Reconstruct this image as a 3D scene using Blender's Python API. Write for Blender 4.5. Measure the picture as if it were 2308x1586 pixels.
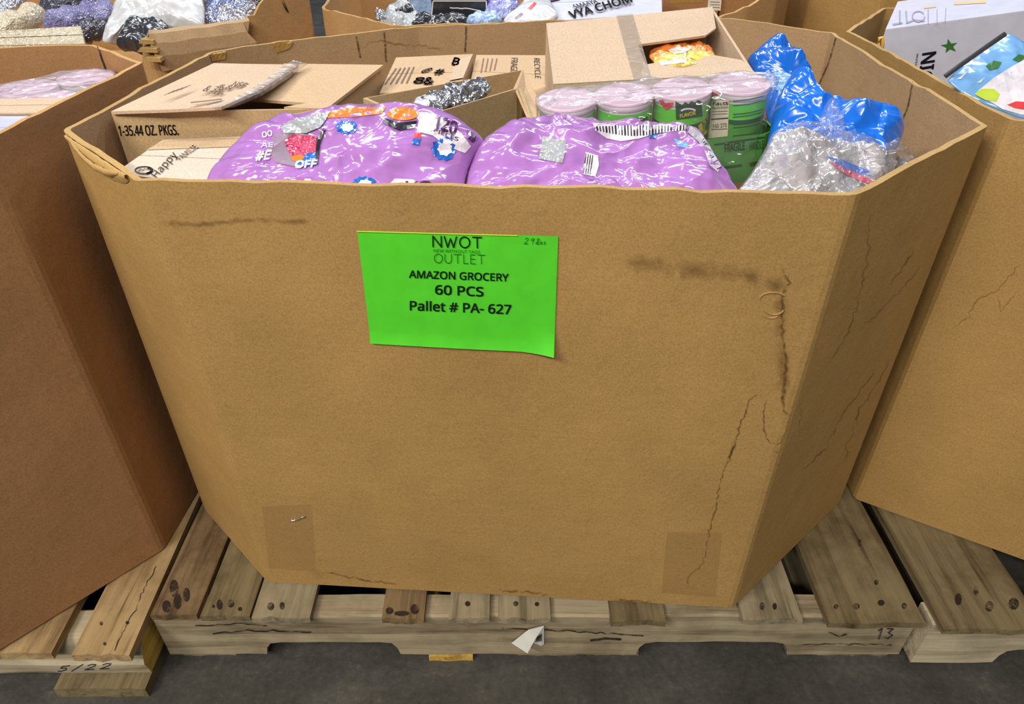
import bpy, bmesh, math, random
from mathutils import Vector, noise
from mathutils.bvhtree import BVHTree

random.seed(7)
scene = bpy.context.scene
COL = scene.collection
for o in list(bpy.data.objects):
    bpy.data.objects.remove(o)

# ------------------------------------------------------------------ camera
FPX = 1578.5
PITCH = math.radians(35.5)
CAMZ = 1.114
cd = bpy.data.cameras.new('camera')
cam = bpy.data.objects.new('camera', cd)
COL.objects.link(cam)
cam.location = (0, 0, CAMZ)
cam.rotation_euler = (math.pi / 2 - PITCH, 0, 0)
cd.sensor_width = 36.0
cd.lens = FPX / 2308 * 36.0
cd.clip_start = 0.02
scene.camera = cam

# ------------------------------------------------------------------ world, lights, exposure
w = bpy.data.worlds.new('warehouse_air')
scene.world = w
w.use_nodes = True
bg = w.node_tree.nodes['Background']
bg.inputs[0].default_value = (0.80, 0.86, 1.0, 1)
bg.inputs[1].default_value = 0.13
vs = scene.view_settings
vs.view_transform = 'Standard'
vs.look = 'None'
vs.gamma = 1
vs.use_curve_mapping = False
vs.exposure = 0.0


def area(name, loc, size, power, color=(1, 1, 1), aim=None):
    l = bpy.data.lights.new(name, 'AREA')
    l.shape = 'RECTANGLE'
    l.size, l.size_y = size
    l.energy = power
    l.color = color
    o = bpy.data.objects.new(name, l)
    COL.objects.link(o)
    o.location = loc
    if aim is not None:
        o.rotation_euler = (Vector(aim) - Vector(loc)).to_track_quat('-Z', 'Y').to_euler()
    return o


COOL = (0.92, 0.95, 1.0)
WARM = (1.0, 0.93, 0.82)
for i, (x, y) in enumerate([(-2.4, 2.0), (0.9, 2.6), (-0.8, 4.6), (2.6, 4.6)]):
    area('ceiling_tube_light', (x, y, 4.2), (1.6, 0.14), 80, COOL, (x, y, 0))
for i, (x, y) in enumerate([(-2.3, -1.5), (-0.4, -2.4)]):
    area('ceiling_tube_light', (x, y, 3.4), (1.8, 0.25), (112, 92)[i], WARM, (0, 0.8, 0.4))


# ------------------------------------------------------------------ pixel rays
SP, CP = math.sin(PITCH), math.cos(PITCH)
CAMP = Vector((0, 0, CAMZ))


def ray(px, py):
    x = (px - 1154) / FPX
    y = (793 - py) / FPX
    return Vector((x, CP + y * SP, -SP + y * CP))


def at(px, py, z):
    r = ray(px, py)
    return CAMP + r * ((z - CAMZ) / r.z)


def atY(px, py, Y):
    r = ray(px, py)
    return CAMP + r * (Y / r.y)


class Plane:
    def __init__(self, p, n):
        self.p = Vector(p)
        self.n = Vector(n).normalized()
        if self.n.dot(CAMP - self.p) < 0:
            self.n = -self.n

    def hit(self, px, py, off=0.0006):
        r = ray(px, py)
        d = r.dot(self.n)
        if abs(d) < 1e-6:
            return None
        t = (self.p - CAMP).dot(self.n) / d
        if t <= 0:
            return None
        return CAMP + r * t + self.n * off


class Surf:
    def __init__(self, *objs):
        vsn, fs = [], []
        for o in objs:
            b = len(vsn)
            og = ORG[o.name]
            vsn += [v.co + og for v in o.data.vertices]
            fs += [[b + i for i in p.vertices] for p in o.data.polygons]
        self.t = BVHTree.FromPolygons(vsn, fs)

    def hit(self, px, py, off=0.0015):
        r = ray(px, py).normalized()
        h = self.t.ray_cast(CAMP, r)
        if h[0] is None:
            return None
        return h[0] - r * off


def plane3(a, b, c):
    a, b, c = Vector(a), Vector(b), Vector(c)
    return Plane(a, (b - a).cross(c - a))


# ------------------------------------------------------------------ objects
ORG = {}


def thing(name, label, cat, loc=(0, 0, 0), group=None):
    o = bpy.data.objects.new(name, None)
    COL.objects.link(o)
    o.empty_display_size = 0.05
    o.location = loc
    ORG[o.name] = Vector(loc)
    o['label'] = label
    o['category'] = cat
    if group:
        o['group'] = group
    return o


def tag(o, label, cat, group=None):
    o['label'] = label
    o['category'] = cat
    if group:
        o['group'] = group
    return o


def mesh(name, verts, faces, mat, parent=None, smooth=False, idx=None, loc=None):
    verts = [Vector(v) for v in verts]
    if parent is not None:
        og = ORG[parent.name]
    elif loc is not None:
        og = Vector(loc)
    else:
        lo = [min(v[i] for v in verts) for i in range(3)]
        hi = [max(v[i] for v in verts) for i in range(3)]
        og = Vector(((lo[0] + hi[0]) / 2, (lo[1] + hi[1]) / 2, lo[2]))
    me = bpy.data.meshes.new(name)
    me.from_pydata([v - og for v in verts], [], [list(f) for f in faces])
    mats = mat if isinstance(mat, (list, tuple)) else [mat]
    for m in mats:
        me.materials.append(m)
    if idx:
        for p, i in zip(me.polygons, idx):
            p.material_index = i
    if smooth:
        for p in me.polygons:
            p.use_smooth = True
    bm = bmesh.new()
    bm.from_mesh(me)
    bmesh.ops.recalc_face_normals(bm, faces=bm.faces)
    bm.to_mesh(me)
    bm.free()
    me.update()
    o = bpy.data.objects.new(name, me)
    COL.objects.link(o)
    if parent is None:
        o.location = og
    else:
        o.parent = parent
    ORG[o.name] = og
    return o


class MB:
    def __init__(self):
        self.v, self.f, self.m = [], [], []

    def add(self, vs_, fs_, m=0):
        b = len(self.v)
        self.v += [Vector(q) for q in vs_]
        self.f += [[b + i for i in f] for f in fs_]
        self.m += [m] * len(fs_)

    def hexa(self, c, m=0):
        # c: 8 corners, 4 bottom then 4 top in matching order
        self.add(c, [(3, 2, 1, 0), (4, 5, 6, 7), (0, 1, 5, 4), (1, 2, 6, 5), (2, 3, 7, 6), (3, 0, 4, 7)], m)

    def box(self, lo, hi, m=0):
        (a, b, c), (d, e, f) = lo, hi
        self.hexa([(a, b, c), (d, b, c), (d, e, c), (a, e, c), (a, b, f), (d, b, f), (d, e, f), (a, e, f)], m)

    def slab(self, poly, n, t, m=0):
        n = Vector(n).normalized() * t
        k = len(poly)
        p = [Vector(q) for q in poly]
        self.add(p + [q - n for q in p], [tuple(range(k)), tuple(reversed(range(k, 2 * k)))] +
                 [(i, (i + 1) % k, k + (i + 1) % k, k + i) for i in range(k)], m)

    def tube(self, pts, r, seg=8, m=0):
        pts = [Vector(p) for p in pts]
        b = []
        for i, p in enumerate(pts):
            d = (pts[min(i + 1, len(pts) - 1)] - pts[max(i - 1, 0)]).normalized()
            u = d.cross(Vector((0, 0, 1)))
            if u.length < 1e-3:
                u = Vector((1, 0, 0))
            u.normalize()
            q = d.cross(u)
            b += [p + (u * math.cos(2 * math.pi * k / seg) + q * math.sin(2 * math.pi * k / seg)) * r for k in range(seg)]
        fs_ = []
        for i in range(len(pts) - 1):
            for k in range(seg):
                fs_.append((i * seg + k, i * seg + (k + 1) % seg, (i + 1) * seg + (k + 1) % seg, (i + 1) * seg + k))
        fs_ += [tuple(reversed(range(seg))), tuple(range((len(pts) - 1) * seg, len(pts) * seg))]
        self.add(b, fs_, m)

    def build(self, name, mat, parent=None, smooth=False, loc=None, bevel=0):
        o = mesh(name, self.v, self.f, mat, parent, smooth, self.m, loc)
        if bevel:
            b = o.modifiers.new('bevel', 'BEVEL')
            b.width = bevel
            b.segments = 2
            b.limit_method = 'ANGLE'
        return o


# ------------------------------------------------------------------ materials
def lin(r, g, b):
    f = lambda c: (c / 255 / 12.92) if c / 255 <= 0.04045 else ((c / 255 + 0.055) / 1.055) ** 2.4
    return (f(r), f(g), f(b), 1)


def newmat(name):
    m = bpy.data.materials.new(name)
    m.use_nodes = True
    nt = m.node_tree
    p = nt.nodes['Principled BSDF']
    return m, nt, p


def nd(nt, t, **kw):
    n = nt.nodes.new(t)
    for k, v in kw.items():
        if isinstance(k, str) and hasattr(n, k):
            setattr(n, k, v)
    return n


def coords(nt, scale=(1, 1, 1), random_shift=False):
    tc = nt.nodes.new('ShaderNodeTexCoord')
    mp = nt.nodes.new('ShaderNodeMapping')
    mp.inputs['Scale'].default_value = scale
    nt.links.new(tc.outputs['Object'], mp.inputs['Vector'])
    if random_shift:
        oi = nt.nodes.new('ShaderNodeObjectInfo')
        ml = nt.nodes.new('ShaderNodeMath')
        ml.operation = 'MULTIPLY'
        ml.inputs[1].default_value = 37.0
        nt.links.new(oi.outputs['Random'], ml.inputs[0])
        nt.links.new(ml.outputs[0], mp.inputs['Location'])
    return mp.outputs['Vector']


def ntex(nt, vec, scale, detail=4, rough=0.55):
    n = nt.nodes.new('ShaderNodeTexNoise')
    n.inputs['Scale'].default_value = scale
    n.inputs['Detail'].default_value = detail
    n.inputs['Roughness'].default_value = rough
    nt.links.new(vec, n.inputs['Vector'])
    return n.outputs['Fac']


def ramp(nt, fac, stops):
    r = nt.nodes.new('ShaderNodeValToRGB')
    e = r.color_ramp.elements
    while len(e) < len(stops):
        e.new(0.5)
    for k, (pos, c) in enumerate(stops):
        e[k].position = pos
        e[k].color = c
    nt.links.new(fac, r.inputs['Fac'])
    return r.outputs['Color']


def mixc(nt, fac, a, b, mode='MIX'):
    m = nt.nodes.new('ShaderNodeMix')
    m.data_type = 'RGBA'
    m.blend_type = mode
    for sock, v in ((0, fac), (6, a), (7, b)):
        if isinstance(v, (int, float)):
            m.inputs[sock].default_value = v
        elif isinstance(v, tuple):
            m.inputs[sock].default_value = v
        else:
            nt.links.new(v, m.inputs[sock])
    return m.outputs[2]


def bump(nt, h, strength, dist, into):
    b = nt.nodes.new('ShaderNodeBump')
    b.inputs['Strength'].default_value = strength
    b.inputs['Distance'].default_value = dist
    nt.links.new(h, b.inputs['Height'])
    nt.links.new(b.outputs['Normal'], into)
    return b


def mul(c, k):
    return (min(1, c[0] * k), min(1, c[1] * k), min(1, c[2] * k), 1)


def cardboard(name, rgb, var=0.10, flute=True):
    m, nt, p = newmat(name)
    c = lin(*rgb)
    v = coords(nt)
    big = ntex(nt, v, 5, 5, 0.6)
    fine = ntex(nt, v, 420, 2, 0.7)
    col = ramp(nt, big, [(0.3, mul(c, 1 - var)), (0.7, mul(c, 1 + var))])
    sp = ramp(nt, fine, [(0.30, (0.80, 0.79, 0.78, 1)), (0.62, (1.06, 1.06, 1.06, 1))])
    col = mixc(nt, 1.0, col, sp, 'MULTIPLY')
    # horizontal fibre streaks
    v2 = coords(nt, (4, 4, 260))
    st = ramp(nt, ntex(nt, v2, 1.0, 3, 0.6), [(0.35, (0.975, 0.975, 0.975, 1)), (0.65, (1.01, 1.01, 1.01, 1))])
    col = mixc(nt, 1.0, col, st, 'MULTIPLY')
    nt.links.new(col, p.inputs['Base Color'])
    p.inputs['Roughness'].default_value = 0.72
    p.inputs['Specular IOR Level'].default_value = 0.25
    bump(nt, big, 0.25, 0.02, p.inputs['Normal'])
    return m


def wood(name, light, dark, axis='Y', stain=0.5):
    m, nt, p = newmat(name)
    s = {'Y': (28, 1.6, 28), 'X': (1.6, 28, 28)}[axis]
    v = coords(nt, s, True)
    g = ntex(nt, v, 1.6, 6, 0.65)
    col = ramp(nt, g, [(0.28, lin(*dark)), (0.52, lin(*light)), (0.8, mul(lin(*light), 1.25))])
    v1 = coords(nt, (1, 1, 1), True)
    dirt = ntex(nt, v1, 9, 5, 0.65)
    d = ramp(nt, dirt, [(0.36, (0.34, 0.30, 0.27, 1)), (0.56, (1, 1, 1, 1))])
    col = mixc(nt, stain, col, d, 'MULTIPLY')
    v2 = coords(nt, {'Y': (60, 3, 60), 'X': (3, 60, 60)}[axis], True)
    cr = ntex(nt, v2, 1.3, 3, 0.5)
    k = ramp(nt, cr, [(0.27, (0.45, 0.40, 0.36, 1)), (0.36, (1, 1, 1, 1))])
    col = mixc(nt, 0.8, col, k, 'MULTIPLY')
    nt.links.new(col, p.inputs['Base Color'])
    p.inputs['Roughness'].default_value = 0.8
    p.inputs['Specular IOR Level'].default_value = 0.2
    bump(nt, g, 0.6, 0.004, p.inputs['Normal'])
    return m


def plain(name, rgb, rough=0.5, spec=0.4, metal=0.0, coat=0.0):
    m, nt, p = newmat(name)
    c = lin(*rgb)
    v = coords(nt)
    n = ntex(nt, v, 40, 3)
    col = ramp(nt, n, [(0.3, mul(c, 0.94)), (0.7, mul(c, 1.05))])
    nt.links.new(col, p.inputs['Base Color'])
    p.inputs['Roughness'].default_value = rough
    p.inputs['Specular IOR Level'].default_value = spec
    p.inputs['Metallic'].default_value = metal
    p.inputs['Coat Weight'].default_value = coat
    return m


def crinkle(nt, v, scale, warp=0.35):
    """height field of sharp irregular creases"""
    nz = nt.nodes.new('ShaderNodeTexNoise')
    nz.inputs['Scale'].default_value = scale * 0.35
    nz.inputs['Detail'].default_value = 4
    nt.links.new(v, nz.inputs['Vector'])
    add = nt.nodes.new('ShaderNodeVectorMath')
    add.operation = 'MULTIPLY_ADD'
    nt.links.new(nz.outputs['Color'], add.inputs[0])
    add.inputs[1].default_value = (warp,) * 3
    nt.links.new(v, add.inputs[2])
    vo = nt.nodes.new('ShaderNodeTexVoronoi')
    vo.inputs['Scale'].default_value = scale
    nt.links.new(add.outputs[0], vo.inputs['Vector'])
    return vo.outputs['Distance']


def film(name, rgb, rough=0.16, scale=22, strength=0.55, dist=0.012, coat=0.6, var=0.08, stretch=(1, 1, 1), rgb2=None, metal=0.0):
    m, nt, p = newmat(name)
    c = lin(*rgb)
    v = coords(nt, stretch)
    n = ntex(nt, v, 7, 4)
    if rgb2:
        col = ramp(nt, n, [(0.42, c), (0.58, lin(*rgb2))])
    else:
        col = ramp(nt, n, [(0.3, mul(c, 1 - var)), (0.7, mul(c, 1 + var))])
    nt.links.new(col, p.inputs['Base Color'])
    p.inputs['Roughness'].default_value = rough
    p.inputs['Specular IOR Level'].default_value = 0.6
    p.inputs['Metallic'].default_value = metal
    p.inputs['Coat Weight'].default_value = coat
    p.inputs['Coat Roughness'].default_value = 0.06
    h = crinkle(nt, v, scale)
    b = bump(nt, h, strength, dist, p.inputs['Normal'])
    nt.links.new(b.outputs['Normal'], p.inputs['Coat Normal'])
    return m


def clear(name, tint=(235, 235, 245), haze=0.10, scale=30, strength=0.8, dist=0.01, stretch=(1, 1, 1), base=0.05):
    m, nt, p = newmat(name)
    nt.nodes.remove(p)
    out = nt.nodes['Material Output']
    tr = nt.nodes.new('ShaderNodeBsdfTransparent')
    tr.inputs[0].default_value = (0.97, 0.97, 0.98, 1)
    gl = nt.nodes.new('ShaderNodeBsdfGlossy')
    gl.inputs['Roughness'].default_value = 0.10
    df = nt.nodes.new('ShaderNodeBsdfDiffuse')
    df.inputs[0].default_value = lin(*tint)
    v = coords(nt, stretch)
    h = crinkle(nt, v, scale)
    b = nt.nodes.new('ShaderNodeBump')
    b.inputs['Strength'].default_value = strength
    b.inputs['Distance'].default_value = dist
    nt.links.new(h, b.inputs['Height'])
    nt.links.new(b.outputs['Normal'], gl.inputs['Normal'])
    lw = nt.nodes.new('ShaderNodeLayerWeight')
    lw.inputs['Blend'].default_value = 0.5
    nt.links.new(b.outputs['Normal'], lw.inputs['Normal'])
    pw = nt.nodes.new('ShaderNodeMath')
    pw.operation = 'POWER'
    pw.inputs[1].default_value = 4.0
    nt.links.new(lw.outputs['Facing'], pw.inputs[0])
    ad = nt.nodes.new('ShaderNodeMath')
    ad.operation = 'MULTIPLY_ADD'
    ad.inputs[1].default_value = 0.45
    ad.inputs[2].default_value = base
    ad.use_clamp = True
    nt.links.new(pw.outputs[0], ad.inputs[0])
    m1 = nt.nodes.new('ShaderNodeMixShader')
    m1.inputs[0].default_value = haze
    nt.links.new(tr.outputs[0], m1.inputs[1])
    nt.links.new(df.outputs[0], m1.inputs[2])
    m2 = nt.nodes.new('ShaderNodeMixShader')
    nt.links.new(ad.outputs[0], m2.inputs[0])
    nt.links.new(m1.outputs[0], m2.inputs[1])
    nt.links.new(gl.outputs[0], m2.inputs[2])
    nt.links.new(m2.outputs[0], out.inputs[0])
    return m


def stainmat(name, rgb, alpha=0.7, scale=60, soft=False):
    m, nt, p = newmat(name)
    p.inputs['Base Color'].default_value = lin(*rgb)
    p.inputs['Roughness'].default_value = 0.8
    v = coords(nt)
    n = ntex(nt, v, scale, 4, 0.7)
    r = ramp(nt, n, [(0.32, (0, 0, 0, 1)), (0.62, (alpha, alpha, alpha, 1))])
    if soft:
        at_ = nt.nodes.new('ShaderNodeAttribute')
        at_.attribute_name = 'spread'
        r = mixc(nt, 1.0, r, at_.outputs['Color'], 'MULTIPLY')
    nt.links.new(r, p.inputs['Alpha'])
    return m


def concrete(name):
    m, nt, p = newmat(name)
    v = coords(nt)
    a = ntex(nt, v, 6, 6, 0.65)
    b = ntex(nt, v, 90, 4, 0.7)
    col = ramp(nt, a, [(0.3, lin(62, 61, 58)), (0.52, lin(79, 77, 73)), (0.75, lin(100, 97, 92))])
    sp = ramp(nt, b, [(0.30, (0.72, 0.72, 0.72, 1)), (0.60, (1, 1, 1, 1)), (0.74, (1.5, 1.5, 1.5, 1))])
    col = mixc(nt, 1.0, col, sp, 'MULTIPLY')
    vo = nt.nodes.new('ShaderNodeTexVoronoi')
    vo.feature = 'DISTANCE_TO_EDGE'
    vo.inputs['Scale'].default_value = 9
    nt.links.new(v, vo.inputs['Vector'])
    ck = ramp(nt, vo.outputs['Distance'], [(0.0, (0.7, 0.7, 0.7, 1)), (0.03, (1, 1, 1, 1))])
    col = mixc(nt, 0.35, col, ck, 'MULTIPLY')
    nt.links.new(col, p.inputs['Base Color'])
    p.inputs['Roughness'].default_value = 0.42
    p.inputs['Specular IOR Level'].default_value = 0.4
    bump(nt, b, 0.25, 0.003, p.inputs['Normal'])
    return m


M = {}
M['kraft'] = cardboard('kraft_board_golden', (174, 139, 84))
M['kraft_edge'] = cardboard('kraft_board_cut_edge', (182, 148, 94), 0.18)
M['kraft_red'] = cardboard('kraft_board_reddish', (168, 126, 86))
M['kraft_red_edge'] = cardboard('kraft_board_reddish_cut_edge', (190, 150, 98), 0.18)
M['kraft_in'] = cardboard('kraft_board_back_cool_lit', (178, 148, 112))  # inner faces greyer: cool light on the inside walls put into the colour
M['kraft_far'] = cardboard('kraft_board_far', (188, 148, 100))
M['carton'] = cardboard('carton_pinkish', (205, 180, 153), 0.04)
M['carton2'] = cardboard('carton_sandy', (202, 172, 136), 0.04)
M['carton_grey'] = cardboard('carton_greyish', (190, 162, 122), 0.05)
M['carton_white'] = cardboard('carton_chalky', (214, 196, 178), 0.03)
M['tapekraft'] = film('kraft_tape', (170, 132, 70), 0.35, 40, 0.3, 0.004, 0.2)
M['wood_grey'] = wood('wood_weathered_grey', (150, 138, 112), (96, 84, 64))
M['wood_brown'] = wood('wood_dirty_brown', (132, 110, 80), (70, 52, 36), 'Y', 0.75)
M['wood_olive'] = wood('wood_olive_worn', (128, 114, 84), (78, 64, 44), 'Y', 0.6)
M['wood_tan'] = wood('wood_fresh_tan', (176, 150, 108), (128, 102, 68), 'Y', 0.45)
M['wood_greyX'] = wood('wood_weathered_grey_beam', (166, 152, 124), (108, 94, 72), 'X', 0.45)
M['wood_paleX'] = wood('wood_pale_beam', (192, 180, 152), (140, 124, 96), 'X', 0.35)
M['wood_yellowX'] = wood('wood_yellow_block', (214, 176, 88), (160, 120, 50), 'Y', 0.3)
M['concrete'] = concrete('dark_stained_concrete')
M['green'] = plain('fluorescent_green_paper', (86, 214, 46), 0.6, 0.3)
M['green_edge'] = plain('paper_sheet_edge_yellow', (196, 226, 60), 0.6, 0.3)
M['ink'] = plain('black_ink', (18, 40, 18), 0.6, 0.2)
M['ink_thin'] = plain('grey_green_ink', (26, 120, 26), 0.6, 0.2)
M['ink_black'] = plain('printing_ink_black', (38, 32, 28), 0.7, 0.2)
M['ink_grey'] = plain('printing_ink_faded', (132, 108, 92), 0.7, 0.2)
M['pencil'] = plain('marker_strokes', (60, 62, 70), 0.7, 0.2)
M['stain'] = stainmat('water_stain_brown', (92, 62, 24), 0.75, 90, True)
M['stain_soft'] = stainmat('water_stain_soft', (110, 78, 36), 0.5, 22, True)
M['stain_dark'] = stainmat('water_stain_dark', (48, 26, 8), 1.0, 120, True)
M['crease'] = stainmat('fold_crease_line', (84, 62, 30), 0.9, 160)
M['nail'] = stainmat('nail_rust_stain', (40, 26, 18), 1.4, 45)
M['purple'] = film('purple_candy_film', (180, 124, 202), 0.16, 10, 0.5, 0.016, 0.9)
M['purple_dark'] = plain('print_dark_purple', (84, 36, 96), 0.3, 0.5, 0, 0.5)
M['orange'] = film('print_orange', (238, 136, 52), 0.2, 20, 0.3, 0.006, 0.7)
M['white_print'] = film('print_white', (232, 226, 236), 0.25, 20, 0.4, 0.008, 0.6)
M['blue_print'] = film('print_blue', (40, 110, 214), 0.25, 30, 0.5, 0.008, 0.6)
M['sky_print'] = film('print_light_blue', (120, 170, 232), 0.25, 30, 0.5, 0.008, 0.6)
M['pink_print'] = film('print_pink', (236, 110, 140), 0.25, 40, 0.7, 0.008, 0.6, rgb2=(214, 60, 110))
M['red_print'] = plain('print_red', (222, 70, 76), 0.35, 0.4, 0, 0.4)
M['grey_print'] = plain('print_grey', (150, 130, 150), 0.4, 0.4)
M['silver_print'] = film('print_silver_grey', (168, 172, 176), 0.22, 26, 0.5, 0.008, 0.5)
M['black_print'] = plain('print_black', (26, 20, 32), 0.3, 0.5, 0, 0.5)
M['blue_bag'] = film('blue_poly_film', (20, 112, 226), 0.22, 6, 0.4, 0.016, 0.6, 0.10)
M['blue_bag2'] = film('blue_poly_film_back', (14, 100, 206), 0.22, 7, 0.45, 0.016, 0.6, 0.12)
M['foil'] = film('silver_foil', (190, 192, 198), 0.16, 34, 0.9, 0.012, 0.4, 0.1, (1, 1, 1), None, 0.85)
M['foil_blue'] = film('blue_silver_foil', (130, 150, 214), 0.18, 34, 0.9, 0.012, 0.5, 0.1, (1, 1, 1), (196, 200, 214), 0.7)
M['poly_white'] = film('white_poly_mailer', (206, 208, 212), 0.2, 12, 0.6, 0.012, 0.6)
M['poly_black'] = film('black_garment_in_film', (44, 46, 54), 0.25, 16, 0.6, 0.012, 0.7)
M['beige_roll'] = film('beige_cloth_in_film', (196, 184, 158), 0.2, 40, 0.6, 0.008, 0.5)
M['dark_roll'] = film('dark_cloth_in_film', (70, 72, 86), 0.2, 40, 0.6, 0.008, 0.6, 0.1, (1, 1, 1), (40, 40, 52))
M['lav_roll'] = film('lavender_cloth_in_film', (150, 150, 196), 0.2, 50, 0.8, 0.008, 0.6, 0.1, (1, 1, 1), (96, 92, 140))
M['packet'] = film('grey_white_packets', (216, 214, 218), 0.14, 16, 0.8, 0.014, 0.6, 0.1, (1.6, 0.8, 0.8), (118, 110, 106), 0.25)
M['clear'] = clear('clear_crinkled_film', (235, 235, 245), 0.08, 30, 0.9, 0.012)
M['wrap'] = clear('shrink_wrap_film', (244, 232, 246), 0.24, 16, 1.0, 0.02, (1.0, 1.0, 1.0), 0.11)
M['tape_clear'] = film('clear_packing_tape', (176, 140, 90), 0.28, 20, 0.15, 0.004, 0.3)
M['tape_clear'].node_tree.nodes['Principled BSDF'].inputs['Alpha'].default_value = 0.22
M['tape_lid'] = film('clear_tape_on_lid', (170, 156, 142), 0.25, 30, 0.25, 0.004, 0.4)
M['tape_lid'].node_tree.nodes['Principled BSDF'].inputs['Alpha'].default_value = 0.5
M['wrap_side'] = clear('shrink_wrap_side', (244, 236, 246), 0.05, 16, 1.0, 0.02, (1.0, 1.0, 1.0), 0.05)
M['tape_gloss'] = clear('clear_tape_loose', (226, 222, 226), 0.30, 26, 0.9, 0.012, (1, 1, 1), 0.10)
M['cup_green'] = plain('cup_print_green', (62, 158, 44), 0.35, 0.4, 0, 0.3)
M['cup_band'] = plain('cup_print_dark_green', (26, 84, 40), 0.35, 0.4, 0, 0.3)
M['cup_bright'] = plain('cup_print_bright_green', (96, 206, 58), 0.35, 0.4, 0, 0.3)
M['lid'] = plain('cup_lid_pinkish_foil', (226, 200, 212), 0.3, 0.5, 0, 0.3)
M['lid_rim'] = plain('cup_rim_white', (232, 226, 224), 0.4, 0.4)
M['tray_green'] = plain('cup_tray_green', (82, 150, 74), 0.5, 0.3)
M['cream'] = plain('nutrition_panel_cream', (222, 214, 186), 0.5, 0.3)
M['yellow_print'] = plain('print_yellow', (226, 206, 62), 0.4, 0.4)
M['snack'] = film('snack_bag_print', (246, 136, 60), 0.25, 30, 0.5, 0.008, 0.5, 0.1, (1, 1, 1), (244, 222, 110))
M['white_box'] = plain('glossy_white_carton', (206, 208, 226), 0.35, 0.4, 0, 0.2)
M['white_box_shade'] = plain('white_carton_shade', (196, 200, 220), 0.35, 0.4, 0, 0.2)  # white card, with the shade of its upright front put into the colour
M['navy'] = plain('print_navy', (26, 30, 52), 0.4, 0.4)
M['leaf'] = plain('print_leaf_green', (52, 110, 52), 0.4, 0.4)
M['faint'] = plain('print_faint_mauve', (160, 150, 176), 0.4, 0.4)
M['faint_warm'] = plain('print_faint_peach', (226, 190, 150), 0.4, 0.4)
M['sky_pack'] = film('picture_pack_blue', (120, 176, 232), 0.22, 16, 0.5, 0.008, 0.7)
M['lime'] = plain('print_lime', (186, 208, 70), 0.4, 0.4)
M['handle_yellow'] = plain('yellow_plastic', (232, 184, 90), 0.4, 0.4)
M['dark_plastic'] = plain('dark_plastic', (40, 42, 48), 0.3, 0.5, 0, 0.3)
M['violet'] = film('violet_film', (110, 88, 190), 0.2, 30, 0.7, 0.01, 0.6, 0.1, (1, 1, 1), (170, 180, 236))
M['blue_pale'] = film('pale_blue_pack', (160, 190, 236), 0.22, 24, 0.6, 0.01, 0.6)
M['paper'] = plain('label_paper', (224, 224, 216), 0.6, 0.3)


# ------------------------------------------------------------------ flat prints: shapes given by image outline, laid on a real surface
def fill2d(polys, step):
    bm = bmesh.new()
    for poly in polys:
        vv = [bm.verts.new((x, y, 0)) for x, y in poly]
        bm.faces.new(vv)
    bmesh.ops.triangulate(bm, faces=bm.faces)
    for _ in range(6):
        es = [e for e in bm.edges if e.calc_length() > step]
        if not es:
            break
        bmesh.ops.subdivide_edges(bm, edges=es, cuts=1)
        bmesh.ops.triangulate(bm, faces=[f for f in bm.faces if len(f.verts) > 3])
    bm.verts.index_update()
    v = [(q.co.x, q.co.y) for q in bm.verts]
    f = [[q.index for q in g.verts] for g in bm.faces]
    bm.free()
    return v, f


def lay(name, v2, f2, target, mat, parent, off=None):
    pts, ok = [], []
    for x, y in v2:
        h = target.hit(x, y) if off is None else target.hit(x, y, off)
        ok.append(h is not None)
        pts.append(h if h is not None else Vector((0, 0, 0)))
    fs_ = []
    for f in f2:
        if all(ok[i] for i in f):
            if max((pts[f[0]] - pts[f[1]]).length, (pts[f[1]] - pts[f[2]]).length) < 0.06 or isinstance(target, Plane):
                fs_.append(f)
    used = sorted({i for f in fs_ for i in f})
    if not used:
        return None
    mp = {i: k for k, i in enumerate(used)}
    o = mesh(name, [pts[i] for i in used], [[mp[i] for i in f] for f in fs_], mat, parent)
    return o


def decal(name, polys, target, mat, parent, step=14, off=None):
    v, f = fill2d(polys, step if isinstance(target, Surf) else 9999)
    return lay(name, v, f, target, mat, parent, off)


def ribbon(pts, wd):
    """image polyline -> list of quads; wd number or list"""
    out = []
    n = len(pts)
    L, R = [], []
    for i, (x, y) in enumerate(pts):
        a = pts[max(i - 1, 0)]
        b = pts[min(i + 1, n - 1)]
        dx, dy = b[0] - a[0], b[1] - a[1]
        l = math.hypot(dx, dy) or 1
        ww = (wd[i] if isinstance(wd, (list, tuple)) else wd) / 2
        L.append((x - dy / l * ww, y + dx / l * ww))
        R.append((x + dy / l * ww, y - dx / l * ww))
    for i in range(n - 1):
        out.append([L[i], L[i + 1], R[i + 1], R[i]])
    return out


def wob(pts, amp, step=6, seed=0.0):
    """roughen an image polyline the way a water line wanders"""
    out = []
    for i in range(len(pts) - 1):
        (x0, y0), (x1, y1) = pts[i], pts[i + 1]
        k = max(1, int(math.hypot(x1 - x0, y1 - y0) / step))
        for j in range(k):
            t = j / k
            x, y = x0 + (x1 - x0) * t, y0 + (y1 - y0) * t
            out.append((x + amp * noise.noise((x * .13, y * .13, seed)) * 2, y + amp * noise.noise((x * .13, y * .13, seed + 9)) * 2))
    out.append(pts[-1])
    return out


_fontcache = {}


def load_face():
    import os
    try:
        d = bpy.utils.system_resource('DATAFILES', path='fonts')
        return bpy.data.fonts.load(os.path.join(d, 'NotoSansHebrew-Regular.woff2'))
    except Exception:
        return None


FACE = load_face()


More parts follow.
